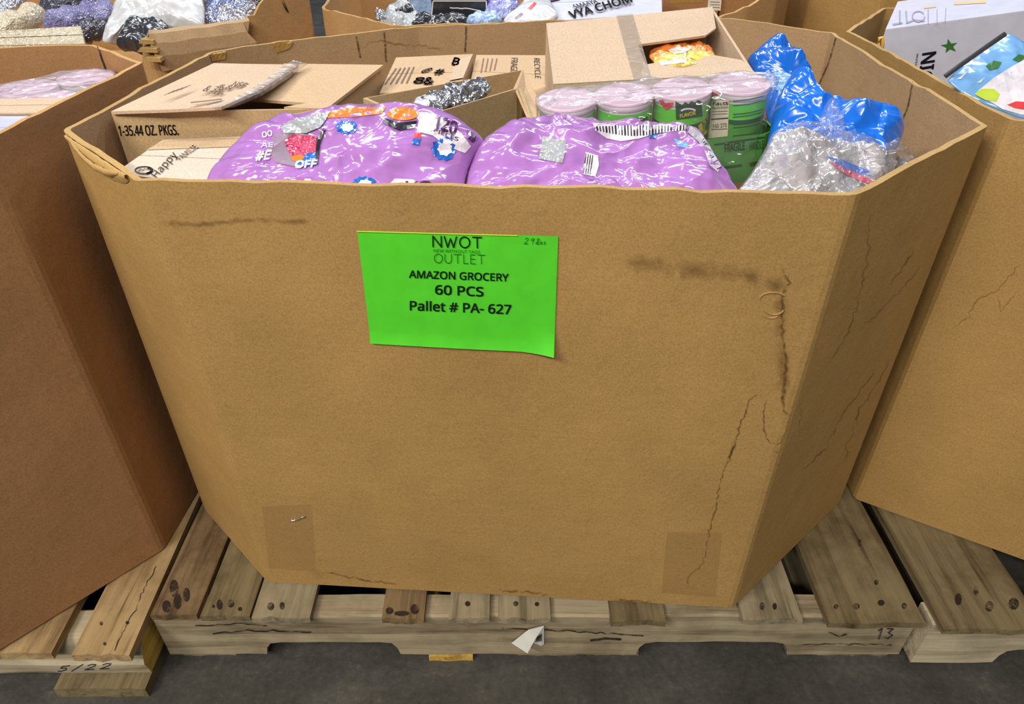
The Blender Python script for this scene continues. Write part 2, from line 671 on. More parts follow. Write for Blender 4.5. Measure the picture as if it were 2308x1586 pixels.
def glyphs(body, bold=0.0):
    key = (body, bold)
    if key in _fontcache:
        return _fontcache[key]
    c = bpy.data.curves.new('lettering', 'FONT')
    c.body = body
    c.size = 1
    if FACE is not None:
        c.font = FACE
    c.offset = bold
    c.resolution_u = 4
    o = bpy.data.objects.new('lettering', c)
    COL.objects.link(o)
    me = bpy.data.meshes.new_from_object(o)
    bm = bmesh.new()
    bm.from_mesh(me)
    bmesh.ops.triangulate(bm, faces=bm.faces)
    bm.verts.index_update()
    v = [(q.co.x, q.co.y) for q in bm.verts]
    f = [[q.index for q in g.verts] for g in bm.faces]
    bm.free()
    bpy.data.objects.remove(o)
    bpy.data.curves.remove(c)
    bpy.data.meshes.remove(me)
    xs = [p[0] for p in v]
    ys = [p[1] for p in v]
    x0, x1, y0, y1 = min(xs), max(xs), min(ys), max(ys)
    v = [((x - x0) / (x1 - x0), (y - y0) / (y1 - y0)) for x, y in v]
    _fontcache[key] = (v, f)
    return v, f


def text(name, body, bl, br, tl, target, mat, parent, bold=0.0, off=None):
    """lettering stretched over the parallelogram bl, br, tl (image points) on target"""
    v, f = glyphs(body)
    d = max(0, bold) * 1.5 * math.hypot(tl[0] - bl[0], tl[1] - bl[1])
    v2, f2 = [], []
    for sx_, sy_ in (((-d, -d), (d, -d), (d, d), (-d, d)) if d else ((0, 0),)):   # heavier strokes: the same glyphs laid with a slight spread
        k0 = len(v2)
        v2 += [(sx_ + bl[0] + (br[0] - bl[0]) * a + (tl[0] - bl[0]) * b, sy_ + bl[1] + (br[1] - bl[1]) * a + (tl[1] - bl[1]) * b) for a, b in v]
        f2 += [[k0 + i for i in g] for g in f]
    f = f2
    return lay(name, v2, f, target, mat, parent, off)


def soft_ribbon(name, pts, wd, target, mat, parent, off=0.0006):
    """stain line that fades out at its sides and ends"""
    n = len(pts)
    prof = ((-.5, 0), (-.22, .55), (0, 1), (.22, .55), (.5, 0))
    V, C = [], []
    for i, (x, y) in enumerate(pts):
        a, b = pts[max(i - 2, 0)], pts[min(i + 2, n - 1)]
        dx, dy = b[0] - a[0], b[1] - a[1]
        l = math.hypot(dx, dy) or 1
        e = min(1, i / 3, (n - 1 - i) / 3)
        k = wd * (0.75 + 0.5 * noise.noise((x * .05, y * .05, 4)))
        for t, f in prof:
            h = target.hit(x - dy / l * k * t, y + dx / l * k * t, off)
            if h is None:
                h = V[-1] if V else CAMP
            V.append(h)
            C.append(f * e)
    F = [(i * 5 + j, (i + 1) * 5 + j, (i + 1) * 5 + j + 1, i * 5 + j + 1) for i in range(n - 1) for j in range(4)]
    o = mesh(name, V, F, mat, parent)
    ca = o.data.color_attributes.new('spread', 'FLOAT_COLOR', 'POINT')
    for i, c in enumerate(C):
        ca.data[i].color = (c, c, c, 1)
    return o


def arc(cx, cy, rx, ry, a0, a1, n=14):
    return [(cx + rx * math.cos(math.radians(a0 + (a1 - a0) * i / n)), cy + ry * math.sin(math.radians(a0 + (a1 - a0) * i / n))) for i in range(n + 1)]


STROKES = {
    'N': [[(0, 0), (0, 1), (.75, 0), (.75, 1)]], 'W': [[(0, 1), (.28, 0), (.55, .8), (.82, 0), (1.1, 1)]],
    'O': [arc(.45, .5, .45, .5, 0, 360, 24)], 'T': [[(0, 1), (.8, 1)], [(.4, 1), (.4, 0)]],
    'U': [[(0, 1), (0, .35)] + arc(.36, .35, .36, .35, 180, 360, 10) + [(.72, 1)]], 'L': [[(0, 1), (0, 0), (.5, 0)]],
    'E': [[(.5, 1), (0, 1), (0, 0), (.5, 0)], [(0, .52), (.45, .52)]],
    '2': [[(0, .8), (.2, 1), (.5, .9), (.5, .65), (0, 0), (.6, 0)]], '9': [[(.5, .75), (.3, 1), (.05, .8), (.15, .55), (.5, .7), (.5, .9), (.4, 0)]],
    '8': [[(.5, .85), (.25, 1), (.1, .8), (.5, .3), (.3, 0), (.05, .2), (.45, .7), (.5, .85)]],
    '5': [[(.55, 1), (.1, .95), (.05, .6), (.4, .6), (.5, .25), (.2, 0), (0, .1)]], '/': [[(0, -.1), (.45, 1.1)]],
    '1': [[(.1, .8), (.3, 1), (.25, 0)]], '3': [[(0, .95), (.4, .9), (.15, .55), (.45, .3), (.2, 0), (0, .1)]],
    'B': [[(0, 0), (0, 1), (.4, .85), (0, .55), (.45, .25), (0, 0)]], 'S': [[(.45, .9), (.1, .95), (.1, .6), (.45, .4), (.35, .05), (0, .1)]],
}


def strokes(name, body, bl, adv, up, width, target, mat, parent, gap=0.25):
    """thin drawn lettering: adv = image vector per unit width, up = image vector of cap height"""
    quads = []
    x = 0
    for ch in body:
        if ch == ' ':
            x += .4
            continue
        ws = 0
        for ln in STROKES[ch]:
            p = [(bl[0] + (x + a) * adv[0] + b * up[0], bl[1] + (x + a) * adv[1] + b * up[1]) for a, b in ln]
            for (ax, ay), (bx_, by_) in zip(p[:-1], p[1:]):
                l = math.hypot(bx_ - ax, by_ - ay) or 1
                ex_, ey_ = (bx_ - ax) / l * width * .3, (by_ - ay) / l * width * .3
                quads += ribbon([(ax - ex_, ay - ey_), (bx_ + ex_, by_ + ey_)], width)
            ws = max(ws, max(a for a, b in ln))
        x += ws + gap
    return decal(name, quads, target, mat, parent)


# ------------------------------------------------------------------ soft bags
def pillow(name, outline, top, bot, T, mat, parent=None, Tb=None, n=150, rings=40, amp=0.008, freq=14, fin=0.0, p=3.0, cx=None,
           rad=0.0, seed=0.0, label=None, cat=None, group=None, facets=0.0, slant=0.0):
    """a filled bag: outline (image points) on a slanted plane through two depths, swollen to both sides"""
    cxp = cx if cx is not None else sum(q[0] for q in outline) / len(outline)
    A = atY(cxp, top[0], top[1])
    B = atY(cxp, bot[0], bot[1])
    ex = Vector((1, slant, 0)).normalized()
    ey = (A - B)
    ey = (ey - ex * ey.dot(ex)).normalized()
    nn = ex.cross(ey)
    if nn.dot(CAMP - A) < 0:
        nn = -nn
    pl = Plane(A, nn)
    pts = [pl.hit(x, y, 0) for x, y in outline]
    q = [((v - A).dot(ex), (v - A).dot(ey)) for v in pts]
    # resample, light smoothing
    L = [0]
    m = len(q)
    for i in range(m):
        a, b = q[i], q[(i + 1) % m]
        L.append(L[-1] + math.hypot(b[0] - a[0], b[1] - a[1]))
    out = []
    k = 0
    for i in range(n):
        s = L[-1] * i / n
        while L[k + 1] < s:
            k += 1
        t = (s - L[k]) / max(1e-9, L[k + 1] - L[k])
        a, b = q[k], q[(k + 1) % m]
        out.append((a[0] + (b[0] - a[0]) * t, a[1] + (b[1] - a[1]) * t))
    for _ in range(3):
        out = [((out[i - 1][0] + 2 * out[i][0] + out[(i + 1) % n][0]) / 4, (out[i - 1][1] + 2 * out[i][1] + out[(i + 1) % n][1]) / 4) for i in range(n)]
    c = (sum(a for a, b in out) / n, sum(b for a, b in out) / n)
    Tb = T * 0.7 if Tb is None else Tb
    V, F = [], []
    rs = [1 - (1 - j / rings) ** 1.35 for j in range(1, rings + 1)]

    def put(side):
        base = len(V)
        idx = []
        for j, r in enumerate(rs):
            row = []
            for i in range(n):
                if side < 0 and j == rings - 1:
                    row.append(top_rows[-1][i])
                    continue
                a = c[0] + (out[i][0] - c[0]) * r
                b = c[1] + (out[i][1] - c[1]) * r
                rr = min(1, r / (1 - fin)) if fin else r
                h = max(0, 1 - rr ** p) ** 0.55
                tt = (T if side > 0 else Tb) * h
                pos = Vector((a * freq, b * freq, seed + (5 if side < 0 else 0)))
                wv = noise.fractal(pos, 0.8, 2.1, 4) * amp
                wv += amp * 1.1 * (0.5 - abs(noise.noise(pos * 1.7 + Vector((3, 1, 7))))) * 2 - amp * 0.4
                if facets:
                    d = noise.voronoi(pos * 1.6)[0]
                    wv += facets * (d[1] - d[0] - 0.25)
                if rad:
                    th = 2 * math.pi * i / n
                    wv += rad * r ** 3 * noise.noise(Vector((math.cos(th) * 9, math.sin(th) * 9, seed + r * 1.2)))
                env = (1 - r ** 8) if not fin else max(0.12, 1 - rr ** 8)
                V.append(A + ex * a + ey * b + nn * ((tt + wv * env) * (1 if side > 0 else -1)))
                row.append(len(V) - 1)
            idx.append(row)
        V.append(A + ex * c[0] + ey * c[1] + nn * (T if side > 0 else -Tb))
        ci = len(V) - 1
        for i in range(n):
            F.append((ci, idx[0][i], idx[0][(i + 1) % n]))
        for j in range(rings - 1):
            for i in range(n):
                F.append((idx[j][i], idx[j + 1][i], idx[j + 1][(i + 1) % n], idx[j][(i + 1) % n]))
        return idx

    top_rows = put(1)
    put(-1)
    o = mesh(name, V, F, mat, parent, True)
    if label:
        tag(o, label, cat, group)
    return o


# ------------------------------------------------------------------ cartons
def carton(name, label, top4, zb, mat, group=None, thick=0.004, shift=(0, 0), flaps=None, cat='box', body_name='box_body'):
    """top4: world corners of the top (fl, fr, br, bl).  flaps: list of (name, polygon world points, thickness, mat)"""
    t = [Vector(q) for q in top4]
    b = [Vector((q.x + shift[0], q.y + shift[1], zb)) for q in t]
    c = sum(b, Vector()) / 4
    root = thing(name, label, cat, (c.x, c.y, zb), group)
    mb = MB()
    ctop = sum(t, Vector()) / 4
    inn = lambda q, cc: q + (cc - q).normalized() * thick * 1.4
    for i in range(4):
        j = (i + 1) % 4
        o1, o2, o3, o4 = b[i], b[j], t[j], t[i]
        i1, i2, i3, i4 = inn(o1, c), inn(o2, c), inn(o3, ctop), inn(o4, ctop)
        mb.hexa([o1, o2, i2, i1, o4, o3, i3, i4])
    mb.add(b, [(3, 2, 1, 0)])
    mb.build(body_name, mat, root)
    nrm = (t[1] - t[0]).cross(t[3] - t[0]).normalized()
    if nrm.z < 0:
        nrm = -nrm
    if flaps is None:
        # two long flaps meeting in a seam
        e = nrm * 0.002
        m0, m1 = (t[0] + t[3]) / 2, (t[1] + t[2]) / 2
        d = (t[3] - t[0]).normalized() * 0.0015
        flaps = [('top_flap', [t[0] + e, t[1] + e, m1 - d + e, m0 - d + e], 0.004, mat), ('top_flap', [m0 + d + e, m1 + d + e, t[2] + e, t[3] + e], 0.004, mat)]
    for fn, poly, th, fm in flaps:
        mb = MB()
        mb.slab(poly, nrm, th)
        mb.build(fn, fm, root)
    return root, Plane(t[0] + nrm * 0.0022, nrm)


# ------------------------------------------------------------------ bulk bins
def bulk_bin(label, rim, z0, mat, edge, pad_z, thick=0.0075, jitter=0.003, seed=0.0, mat_in=None):
    """rim: closed list of (x, y, ztop) going anticlockwise seen from above"""
    n = len(rim)
    cx = sum(p[0] for p in rim) / n
    cy = sum(p[1] for p in rim) / n
    root = thing('bulk_bin', label, 'bulk bin', (cx, cy, z0), 'open cardboard bulk bins standing on pallets')
    P = [Vector((p[0], p[1], 0)) for p in rim]
    Z = [p[2] for p in rim]
    loop = []                                   # (x, y, z, corner normal)
    for i in range(n):
        a, b = P[i], P[(i + 1) % n]
        L = (b - a).length
        k = max(2, int(L / 0.025))
        ts = [0.0] + [j / k for j in range(1, k)]
        for t in ts:
            q = a.lerp(b, t)
            if t == 0.0:                         # soft fold instead of a knife edge
                pv = P[i - 1]
                r = 0.008
                loop.append((a + (pv - a).normalized() * r, Z[i]))
                loop.append((a + ((pv - a).normalized() + (b - a).normalized()) * r * 0.25, Z[i]))
                loop.append((a + (b - a).normalized() * r, Z[i]))
            else:
                loop.append((q, Z[i] + (Z[(i + 1) % n] - Z[i]) * t))
    m = len(loop)
    outer = [q for q, z in loop]
    inner = []
    for i in range(m):
        d = (outer[(i + 1) % m] - outer[i - 1]).normalized()
        nrm = Vector((-d.y, d.x, 0))             # inwards for an anticlockwise loop
        inner.append(outer[i] + nrm * thick)
    V, F, I = [], [], []
    zs = [0.0, 0.35, 0.7, 0.93, 1.0]
    for ring, pts in ((0, outer), (1, inner)):
        for s in zs:
            for i in range(m):
                zt = loop[i][1] + jitter * noise.noise((outer[i].x * 28, outer[i].y * 28, seed)) + jitter * 0.8 * noise.noise((outer[i].x * 7, outer[i].y * 7, seed + 3))
                V.append((pts[i].x, pts[i].y, z0 + (zt - z0) * s))
    lay_ = len(zs) * m
    for ring in (0, 1):
        for s in range(len(zs) - 1):
            for i in range(m):
                j = (i + 1) % m
                a = ring * lay_ + s * m
                F.append((a + i, a + j, a + m + j, a + m + i))
                I.append(0 if ring == 0 else 2)
    tp = (len(zs) - 1) * m
    for i in range(m):
        j = (i + 1) % m
        F.append((tp + i, tp + j, lay_ + tp + j, lay_ + tp + i))
        I.append(1)
        F.append((i, j, lay_ + j, lay_ + i))
        I.append(1)
    sh = mesh('bin_wall', V, F, [mat, edge, mat_in or mat], root, False, I)
    pad = [(q.x, q.y, pad_z) for q in inner[::3]]
    mb = MB()
    mb.slab(pad, (0, 0, 1), 0.006)
    mb.build('inner_pad', mat, root)
    return root, sh


# ================================================================== SETTING
fl = mesh('floor', [(-9, -3, 0), (9, -3, 0), (9, 14, 0), (-9, 14, 0)], [(0, 1, 2, 3)], M['concrete'], loc=(0, 0, 0))
fl['kind'] = 'structure'


# ================================================================== PALLETS
PG = 'wooden pallets on the floor'


def board(x0, x1, y0, y1, zt, th, mat, parent, name='deck_board', skew=0.0, wane=0.0, seed=0):
    """one deck board, ends a little ragged"""
    mb = MB()
    ny = 14
    nx = 6
    V = []
    for zi in (0, 1):
        for i in range(ny + 1):
            t = i / ny
            for j in range(nx + 1):
                u = j / nx
                x = x0 + (x1 - x0) * u + skew * t + 0.0015 * noise.noise((t * 9, (u > .5) * 5, seed))
                y = y0 + (y1 - y0) * t
                if i == 0:
                    y += 0.004 * noise.noise((u * 7, seed, 2))
                z = zt - (th if zi == 0 else 0)
                if zi == 1 and (j in (0, nx)):
                    z -= 0.002
                if zi == 1 and i == 0:
                    z -= 0.002
                z += 0.0012 * noise.noise((t * 6, u * 3, seed + 4))
                V.append((x, y, z))
    F = []
    s = (ny + 1) * (nx + 1)
    g = lambda zi, i, j: zi * s + i * (nx + 1) + j
    for i in range(ny):
        for j in range(nx):
            F.append((g(1, i, j), g(1, i, j + 1), g(1, i + 1, j + 1), g(1, i + 1, j)))
            F.append((g(0, i, j), g(0, i + 1, j), g(0, i + 1, j + 1), g(0, i, j + 1)))
    for i in range(ny):
        F.append((g(0, i, 0), g(1, i, 0), g(1, i + 1, 0), g(0, i + 1, 0)))
        F.append((g(0, i, nx), g(0, i + 1, nx), g(1, i + 1, nx), g(1, i, nx)))
    for j in range(nx):
        F.append((g(0, 0, j), g(0, 0, j + 1), g(1, 0, j + 1), g(1, 0, j)))
        F.append((g(0, ny, j), g(1, ny, j), g(1, ny, j + 1), g(0, ny, j + 1)))
    return mesh(name, V, F, mat, parent)


def stringer(x0, x1, y0, y1, z0, z1, notches, mat, parent, nh=0.036, seed=0):
    """beam seen from the side, with forklift notches cut in its lower edge"""
    low = [(x0, z0)]
    for a, b in notches:
        low += [(a, z0), (a + 0.004, z0 + nh * .55), (a + 0.012, z0 + nh * .88), (a + 0.03, z0 + nh), (b - 0.03, z0 + nh), (b - 0.012, z0 + nh * .88), (b - 0.004, z0 + nh * .5), (b, z0)]
    low.append((x1, z0))
    pts = []
    for (a, za), (b, zb) in zip(low[:-1], low[1:]):
        k = max(1, int(abs(b - a) / 0.03))
        for i in range(k):
            t = i / k
            pts.append((a + (b - a) * t, za + (zb - za) * t))
    pts.append(low[-1])
    V, F = [], []
    for x, z in pts:
        wv = 0.0022 * noise.noise((x * 22, seed, 1))
        wt = 0.0022 * noise.noise((x * 15, seed, 6))
        wy = 0.002 * noise.noise((x * 10, seed, 11))
        V += [(x, y0 + wy, z + wv), (x, y0 + wy, z1 + wt - .003), (x, y0 + .004 + wy, z1 + wt), (x, y1, z1 + wt), (x, y1, z + wv)]
    k = 5
    for i in range(len(pts) - 1):
        for j in range(k):
            F.append((i * k + j, (i + 1) * k + j, (i + 1) * k + (j + 1) % k, i * k + (j + 1) % k))
    F.append(tuple(range(k)))
    F.append(tuple(reversed(range((len(pts) - 1) * k, len(pts) * k))))
    return mesh('stringer', V, F, mat, parent)


# --- pallet under the middle bin
pal = thing('wooden_pallet', 'grey weathered pallet under the bin with the green sign', 'pallet', (0.035, 1.16, 0), PG)
ZD = 0.140
NOT = [(-0.412, -0.187), (0.208, 0.462)]
for yy in (0.664, 1.14, 1.62):
    st = stringer(-0.575, 0.650, yy, yy + 0.04, 0.016, 0.124, NOT, M['wood_greyX'], pal, seed=yy * 9)
    if yy < 0.7:
        front_st = st
BOARDS = [(-0.570, -0.497, .657, 'wood_brown', .140), (-0.490, -0.413, .655, 'wood_olive', .140), (-0.409, -0.318, .652, 'wood_grey', .140),
          (-0.205, -0.139, .652, 'wood_brown', .138), (-0.100, -0.036, .652, 'wood_grey', .138), (-0.022, 0.060, .652, 'wood_grey', .138),
          (0.156, 0.241, .648, 'wood_olive', .137), (0.363, 0.456, .650, 'wood_grey', .139), (0.494, 0.644, .642, 'wood_olive', .141)]
bobj = []
for k, (a, b, y0, mt, zt) in enumerate(BOARDS):
    bobj.append(board(a, b, y0, 1.672, zt, 0.0155, M[mt], pal, seed=k * 3.1))
for k, (a, b, mt) in enumerate([(-0.140, -0.066, 'wood_yellowX'), (0.010, 0.110, 'wood_grey'), (0.14, 0.215, 'wood_grey'), (-0.56, -0.47, 'wood_grey'), (0.52, 0.64, 'wood_grey')]):
    board(a, b, 0.662 if k == 0 else 0.672, 1.665, 0.0155, 0.0155, M[mt], pal, 'bottom_board', seed=40 + k)
topP = Plane((0, 0, ZD), (0, 0, 1))


def nails(board_obj, px):
    for x, y, rx, ry in px:
        s = Surf(board_obj)
        poly = [(x + rx * math.cos(a * .6283) * (1 + .2 * noise.noise((a, x, y))), y + ry * math.sin(a * .6283)) for a in range(10)]
        decal('nail_stain', [poly], s, M['nail'], board_obj, step=999, off=0.0008)


nails(bobj[0], [(375, 1366, 10, 14), (400, 1355, 9, 18), (420, 1340, 8, 16), (392, 1325, 10, 20)])
nails(bobj[1], [(481, 1366, 3, 4), (495, 1362, 7, 12), (520, 1360, 8, 9), (541, 1372, 5, 5)])
nails(bobj[2], [(610, 1366, 8, 9), (636, 1365, 6, 9)])
nails(bobj[3], [(878, 1376, 9, 8), (905, 1382, 18, 6), (935, 1372, 10, 12)])
nails(bobj[4], [(1054, 1360, 6, 6)])
nails(bobj[5], [(1162, 1360, 6, 6), (1210, 1361, 5, 5)])
nails(bobj[7], [(1718, 1366, 6, 9), (1746, 1366, 5, 8)])
nails(bobj[8], [(1938, 1223, 4, 9), (1930, 1366, 8, 7), (1885, 1367, 6, 6), (2038, 1365, 6, 7), (1986, 1358, 8, 7), (1975, 1312, 5, 6)])
fsurf = Plane((0, 0.6618, 0.1), (0, -1, 0))
strokes('pencil_mark', '13', (1972, 1440), (34, -2), (6, -24), 2.4, fsurf, M['pencil'], front_st, 0.35)
for pl_, wd in (([(480, 1427), (545, 1421), (640, 1421), (700, 1424)], 3), ([(1130, 1415), (1230, 1419), (1330, 1424), (1450, 1432)], 2.5), ([(440, 1409), (530, 1404), (600, 1410)], 2.5),
                ([(1330, 1443), (1362, 1437), (1400, 1440)], 5), ([(1800, 1452), (1900, 1450), (2010, 1452)], 2), ([(1868, 1425), (1890, 1432), (1908, 1428)], 3)):
    decal('grain_crack', ribbon(wob(pl_, 2, 12), wd), fsurf, M['nail'], front_st)
# half torn paper label on the stringer
mb = MB()
lp = lambda x, y, f: atY(x, y, f)
mb.slab([lp(1153, 1449, .655), lp(1191, 1419, .648), lp(1226, 1410, .659), lp(1205, 1442, .640), lp(1189, 1472, .640)], (0, -1, .2), 0.0006)
tg = mb.build('torn_label', M['paper'], pal)
mb = MB()
mb.slab([lp(1226, 1410, .659), lp(1226, 1451, .6585), lp(1219, 1455, .656), (lp(1200, 1448, .657)), lp(1206, 1438, .657)], (0, -1, 0), 0.0005)
mb.build('label_back', M['paper'], tg)
decal('bar_code', [q for i in range(6) for q in ribbon([(1207 + i * 2.6, 1446 - i * .4), (1211 + i * 1.9, 1434 - i * 1.3)], 1.5)], Plane((0, .6555, .05), (0, -1, 0)), M['ink_black'], tg)

# --- pallet of the left bin
pal2 = thing('wooden_pallet', 'tan pallet at the left edge with marker writing on its beam', 'pallet', (-0.95, 1.1, 0), PG)
Z2 = 0.128
b1 = board(-0.668, -0.580, 0.597, 1.60, Z2, 0.019, M['wood_tan'], pal2, skew=-0.030, seed=61)
board(-0.800, -0.700, 0.600, 1.60, Z2, 0.019, M['wood_tan'], pal2, skew=-0.028, seed=64)
for k in range(4):
    board(-0.95 - k * .13, -0.86 - k * .13, 0.600, 1.60, Z2, 0.019, M['wood_tan'], pal2, skew=-0.028, seed=67 + k)
for yy in (0.622, 1.08, 1.55):
    V, F = [], []
    xs = [-1.5 + (-0.584 + 1.5) * i / 40 for i in range(41)]
    prof = [(0.0, 0.0325), (-0.002, 0.048), (-0.004, 0.064), (0.004, 0.088), (0.014, 0.106), (0.022, 0.109), (0.062, 0.109), (0.074, 0.095), (0.076, 0.05), (0.07, 0.034)]
    for x in xs:
        for a, z in prof:
            ww = 0.003 * noise.noise((x * 9, z * 30, yy))
            V.append((x, yy + a + ww - (x + 1) * 0.0, z + ww * .6 + (0.004 * noise.noise((x * 5, 3, yy)) if z < .03 else 0)))
    k = len(prof)
    for i in range(len(xs) - 1):
        for j in range(k):
            F.append((i * k + j, (i + 1) * k + j, (i + 1) * k + (j + 1) % k, i * k + (j + 1) % k))
    F.append(tuple(range(k)))
    F.append(tuple(reversed(range((len(xs) - 1) * k, len(xs) * k))))
    bo = mesh('stringer', V, F, [M['wood_paleX'], M['wood_yellowX']], pal2, False, [0] * (len(F) - 1) + [1])
    if yy < .7:
        front2 = bo
board(-0.735, -0.588, 0.600, 1.60, 0.026, 0.026, M['wood_olive'], pal2, 'bottom_board', skew=-0.02, seed=81)
board(-1.20, -1.05, 0.612, 1.60, 0.032, 0.032, M['wood_olive'], pal2, 'bottom_board', seed=83)
s2 = Surf(front2)
strokes('marker_writing', '5/22', (130, 1513), (34, -2), (8, -12), 2.4, s2, M['pencil'], front2, 0.4)
nails(b1, [(228, 1404, 4, 5), (236, 1450, 4, 4), (287, 1403, 4, 4)])
decal('board_split', ribbon(wob([(258, 1468), (268, 1440), (286, 1404), (300, 1380), (325, 1325), (352, 1275)], 2.5, 8), [1.2, 1.5, 2, 2] + [1.4] * 60), Surf(b1), M['nail'], b1, step=20)

# --- pallet of the right bin
pal3 = thing('wooden_pallet', 'grey pallet at the right edge under the neighbouring bin', 'pallet', (1.25, 1.15, 0), PG)
for k, (a, b) in enumerate([(0.668, 0.826), (0.90, 0.99), (1.03, 1.12), (1.2, 1.29), (1.36, 1.45), (1.6, 1.75)]):
    bb = board(a, b, 0.632, 1.64, 0.140, 0.0155, M['wood_grey' if k else 'wood_olive'], pal3, seed=101 + k)
    if k == 0:
        nails(bb, [(2160, 1350, 8, 14), (2230, 1366, 10, 12), (2285, 1360, 12, 14), (2200, 1330, 6, 12)])
for yy in (0.650, 1.12, 1.60):
    stringer(0.664, 1.85, yy, yy + .04, 0.016, 0.124, [(0.80, 1.05), (1.4, 1.65)], M['wood_paleX'], pal3, seed=90 + yy)
for k, a in enumerate((0.69, 1.2, 1.7)):
    board(a, a + .1, 0.66, 1.63, 0.0155, 0.0155, M['wood_grey'], pal3, 'bottom_board', seed=120 + k)

# --- pallets behind
for lab, x0, x1, y0 in (('pallet on the floor behind under the torn bin', -1.75, -0.52, 1.75), ('pallet on the floor behind under the middle back bin', -0.40, 0.80, 1.80), ('pallet on the floor behind under the darker back bin', 0.86, 2.05, 1.86)):
    pb = thing('wooden_pallet', lab, 'pallet', ((x0 + x1) / 2, y0 + .5, 0), PG)
    for k in range(7):
        a = x0 + k * (x1 - x0 - .1) / 6
        board(a, a + .1, y0, y0 + 1.0, 0.14, 0.0155, M['wood_grey'], pb, seed=140 + k + x0)
    for yy in (y0, y0 + .48, y0 + .96):
        stringer(x0, x1, yy, yy + .04, 0.016, 0.124, [(x0 + .17, x0 + .4), (x0 + .8, x0 + 1.03)], M['wood_greyX'], pb, seed=y0)
    for k in range(3):
        a = x0 + k * (x1 - x0 - .1) / 2
        board(a, a + .1, y0, y0 + 1.0, 0.0155, 0.0155, M['wood_grey'], pb, 'bottom_board', seed=160 + k + x0)

# ================================================================== BULK BINS
RZ = 0.831
rim = [(-0.400, 0.714, .829), (0.348, 0.666, .834), (0.605, 0.890, .831), (0.612, 1.110, .831), (0.620, 1.452, .831), (0.438, 1.618, .831), (0.07, 1.578, .831),
       (-0.190, 1.516, .831), (-0.435, 1.376, .831), (-0.528, 1.296, .831), (-0.562, 0.873, .831)]
binM, wallM = bulk_bin('large golden brown cardboard bin in the middle with the green sign', rim, 0.1435, M['kraft'], M['kraft_edge'], 0.46, seed=1, mat_in=M['kraft_in'])
FL, FR, R1 = Vector((-0.400, 0.714, 0)), Vector((0.348, 0.666, 0)), Vector((0.605, 0.890, 0))
frontP = Plane(FL, (FR - FL).cross(Vector((0, 0, 1))))
chamP = Plane(FR, (R1 - FR).cross(Vector((0, 0, 1))))
leftP = Plane(FL, (Vector((-0.562, 0.873, 0)) - FL).cross(Vector((0, 0, 1))))
# water stains
for pts, wd, mt, sd in (
    ([(1760, 600), (1779, 636), (1763, 663), (1763, 727), (1765, 775), (1771, 807), (1771, 850), (1763, 893), (1768, 925), (1782, 935)], 10, 'stain', 1),
    ([(1720, 625), (1752, 645), (1775, 640)], 40, 'stain_soft', 2),
    ([(1765, 660), (1758, 760), (1768, 880)], 34, 'stain_soft', 3),
    ([(1730, 893), (1704, 888), (1690, 901), (1671, 947), (1658, 995), (1639, 1043), (1623, 1086), (1613, 1140), (1602, 1182), (1591, 1241), (1586, 1268), (1551, 1300), (1551, 1322), (1564, 1330)], 4.5, 'stain', 4),
    ([(1659, 992), (1650, 1016), (1638, 1045)], 9, 'stain_dark', 5),
    ([(1730, 893), (1722, 920), (1722, 968), (1736, 1000), (1757, 997), (1773, 968), (1784, 930)], 5, 'stain', 6),
    ([(1738, 1010), (1750, 1022), (1760, 1005)], 6, 'stain', 7),
    ([(731, 1287), (760, 1294), (788, 1301), (817, 1307), (845, 1310), (900, 1316)], 4.5, 'stain', 8),
    ([(700, 1290), (735, 1300), (730, 1285)], 22, 'stain_soft', 9),
    ([(360, 500), (450, 505), (560, 495), (700, 500)], 14, 'stain_soft', 10),
    ([(1400, 590), (1520, 600), (1620, 612), (1720, 625)], 40, 'stain_soft', 11),
    ([(1120, 1330), (1180, 1333), (1240, 1340)], 6, 'stain', 12), ([(1375, 1350), (1430, 1354), (1480, 1358)], 6, 'stain', 13)):
    soft_ribbon('water_stain', wob(pts, 3, 7, sd), wd * 1.5, frontP, M[mt], binM)
for pts, wd, sd in (([(1962, 470), (1956, 566), (1929, 700), (1907, 754), (1870, 818)], 5, 1), ([(2080, 590), (2041, 641), (1982, 700), (1950, 727), (1940, 745)], 5, 2),
                    ([(2014, 802), (1982, 855), (1939, 920), (1913, 995), (1905, 1043)], 5, 3), ([(1977, 829), (1897, 936), (1864, 1005), (1800, 1070)], 4.5, 4),
                    ([(1805, 905), (1800, 960), (1808, 975)], 5, 5), ([(2060, 560), (2030, 610), (2000, 640)], 8, 6)):
    soft_ribbon('water_stain', wob(pts, 4, 8, sd + 20), wd * 1.3, chamP, M['stain_soft'], binM)
# pressed finger hole left as two raised arcs
mb = MB()
for cx_, cy_, rx, ry, a0, a1 in ((1742, 672, 30, 14, 180, 330), (1745, 692, 22, 16, 20, 150), (1738, 706, 16, 10, 30, 160)):
    mb.tube([frontP.hit(x, y, 0.0006) for x, y in arc(cx_, cy_, rx, ry, a0, a1, 10)], 0.0012, 6)
mb.build('pressed_crease', M['kraft_edge'], binM)
# clear tape patches along the bottom
for poly in ([(590, 1140), (702, 1135), (712, 1288), (606, 1280)], [(1503, 1197), (1628, 1200), (1612, 1345), (1490, 1335)]):
    decal('tape_patch', [poly], frontP, M['tape_clear'], binM, off=0.0009)
mb = MB()
mb.tube([frontP.hit(x, y, 0.002) for x, y in ((655, 1172), (668, 1170), (672, 1168), (688, 1162))], 0.0012, 6)
mb.build('tape_crease', M['foil'], binM)
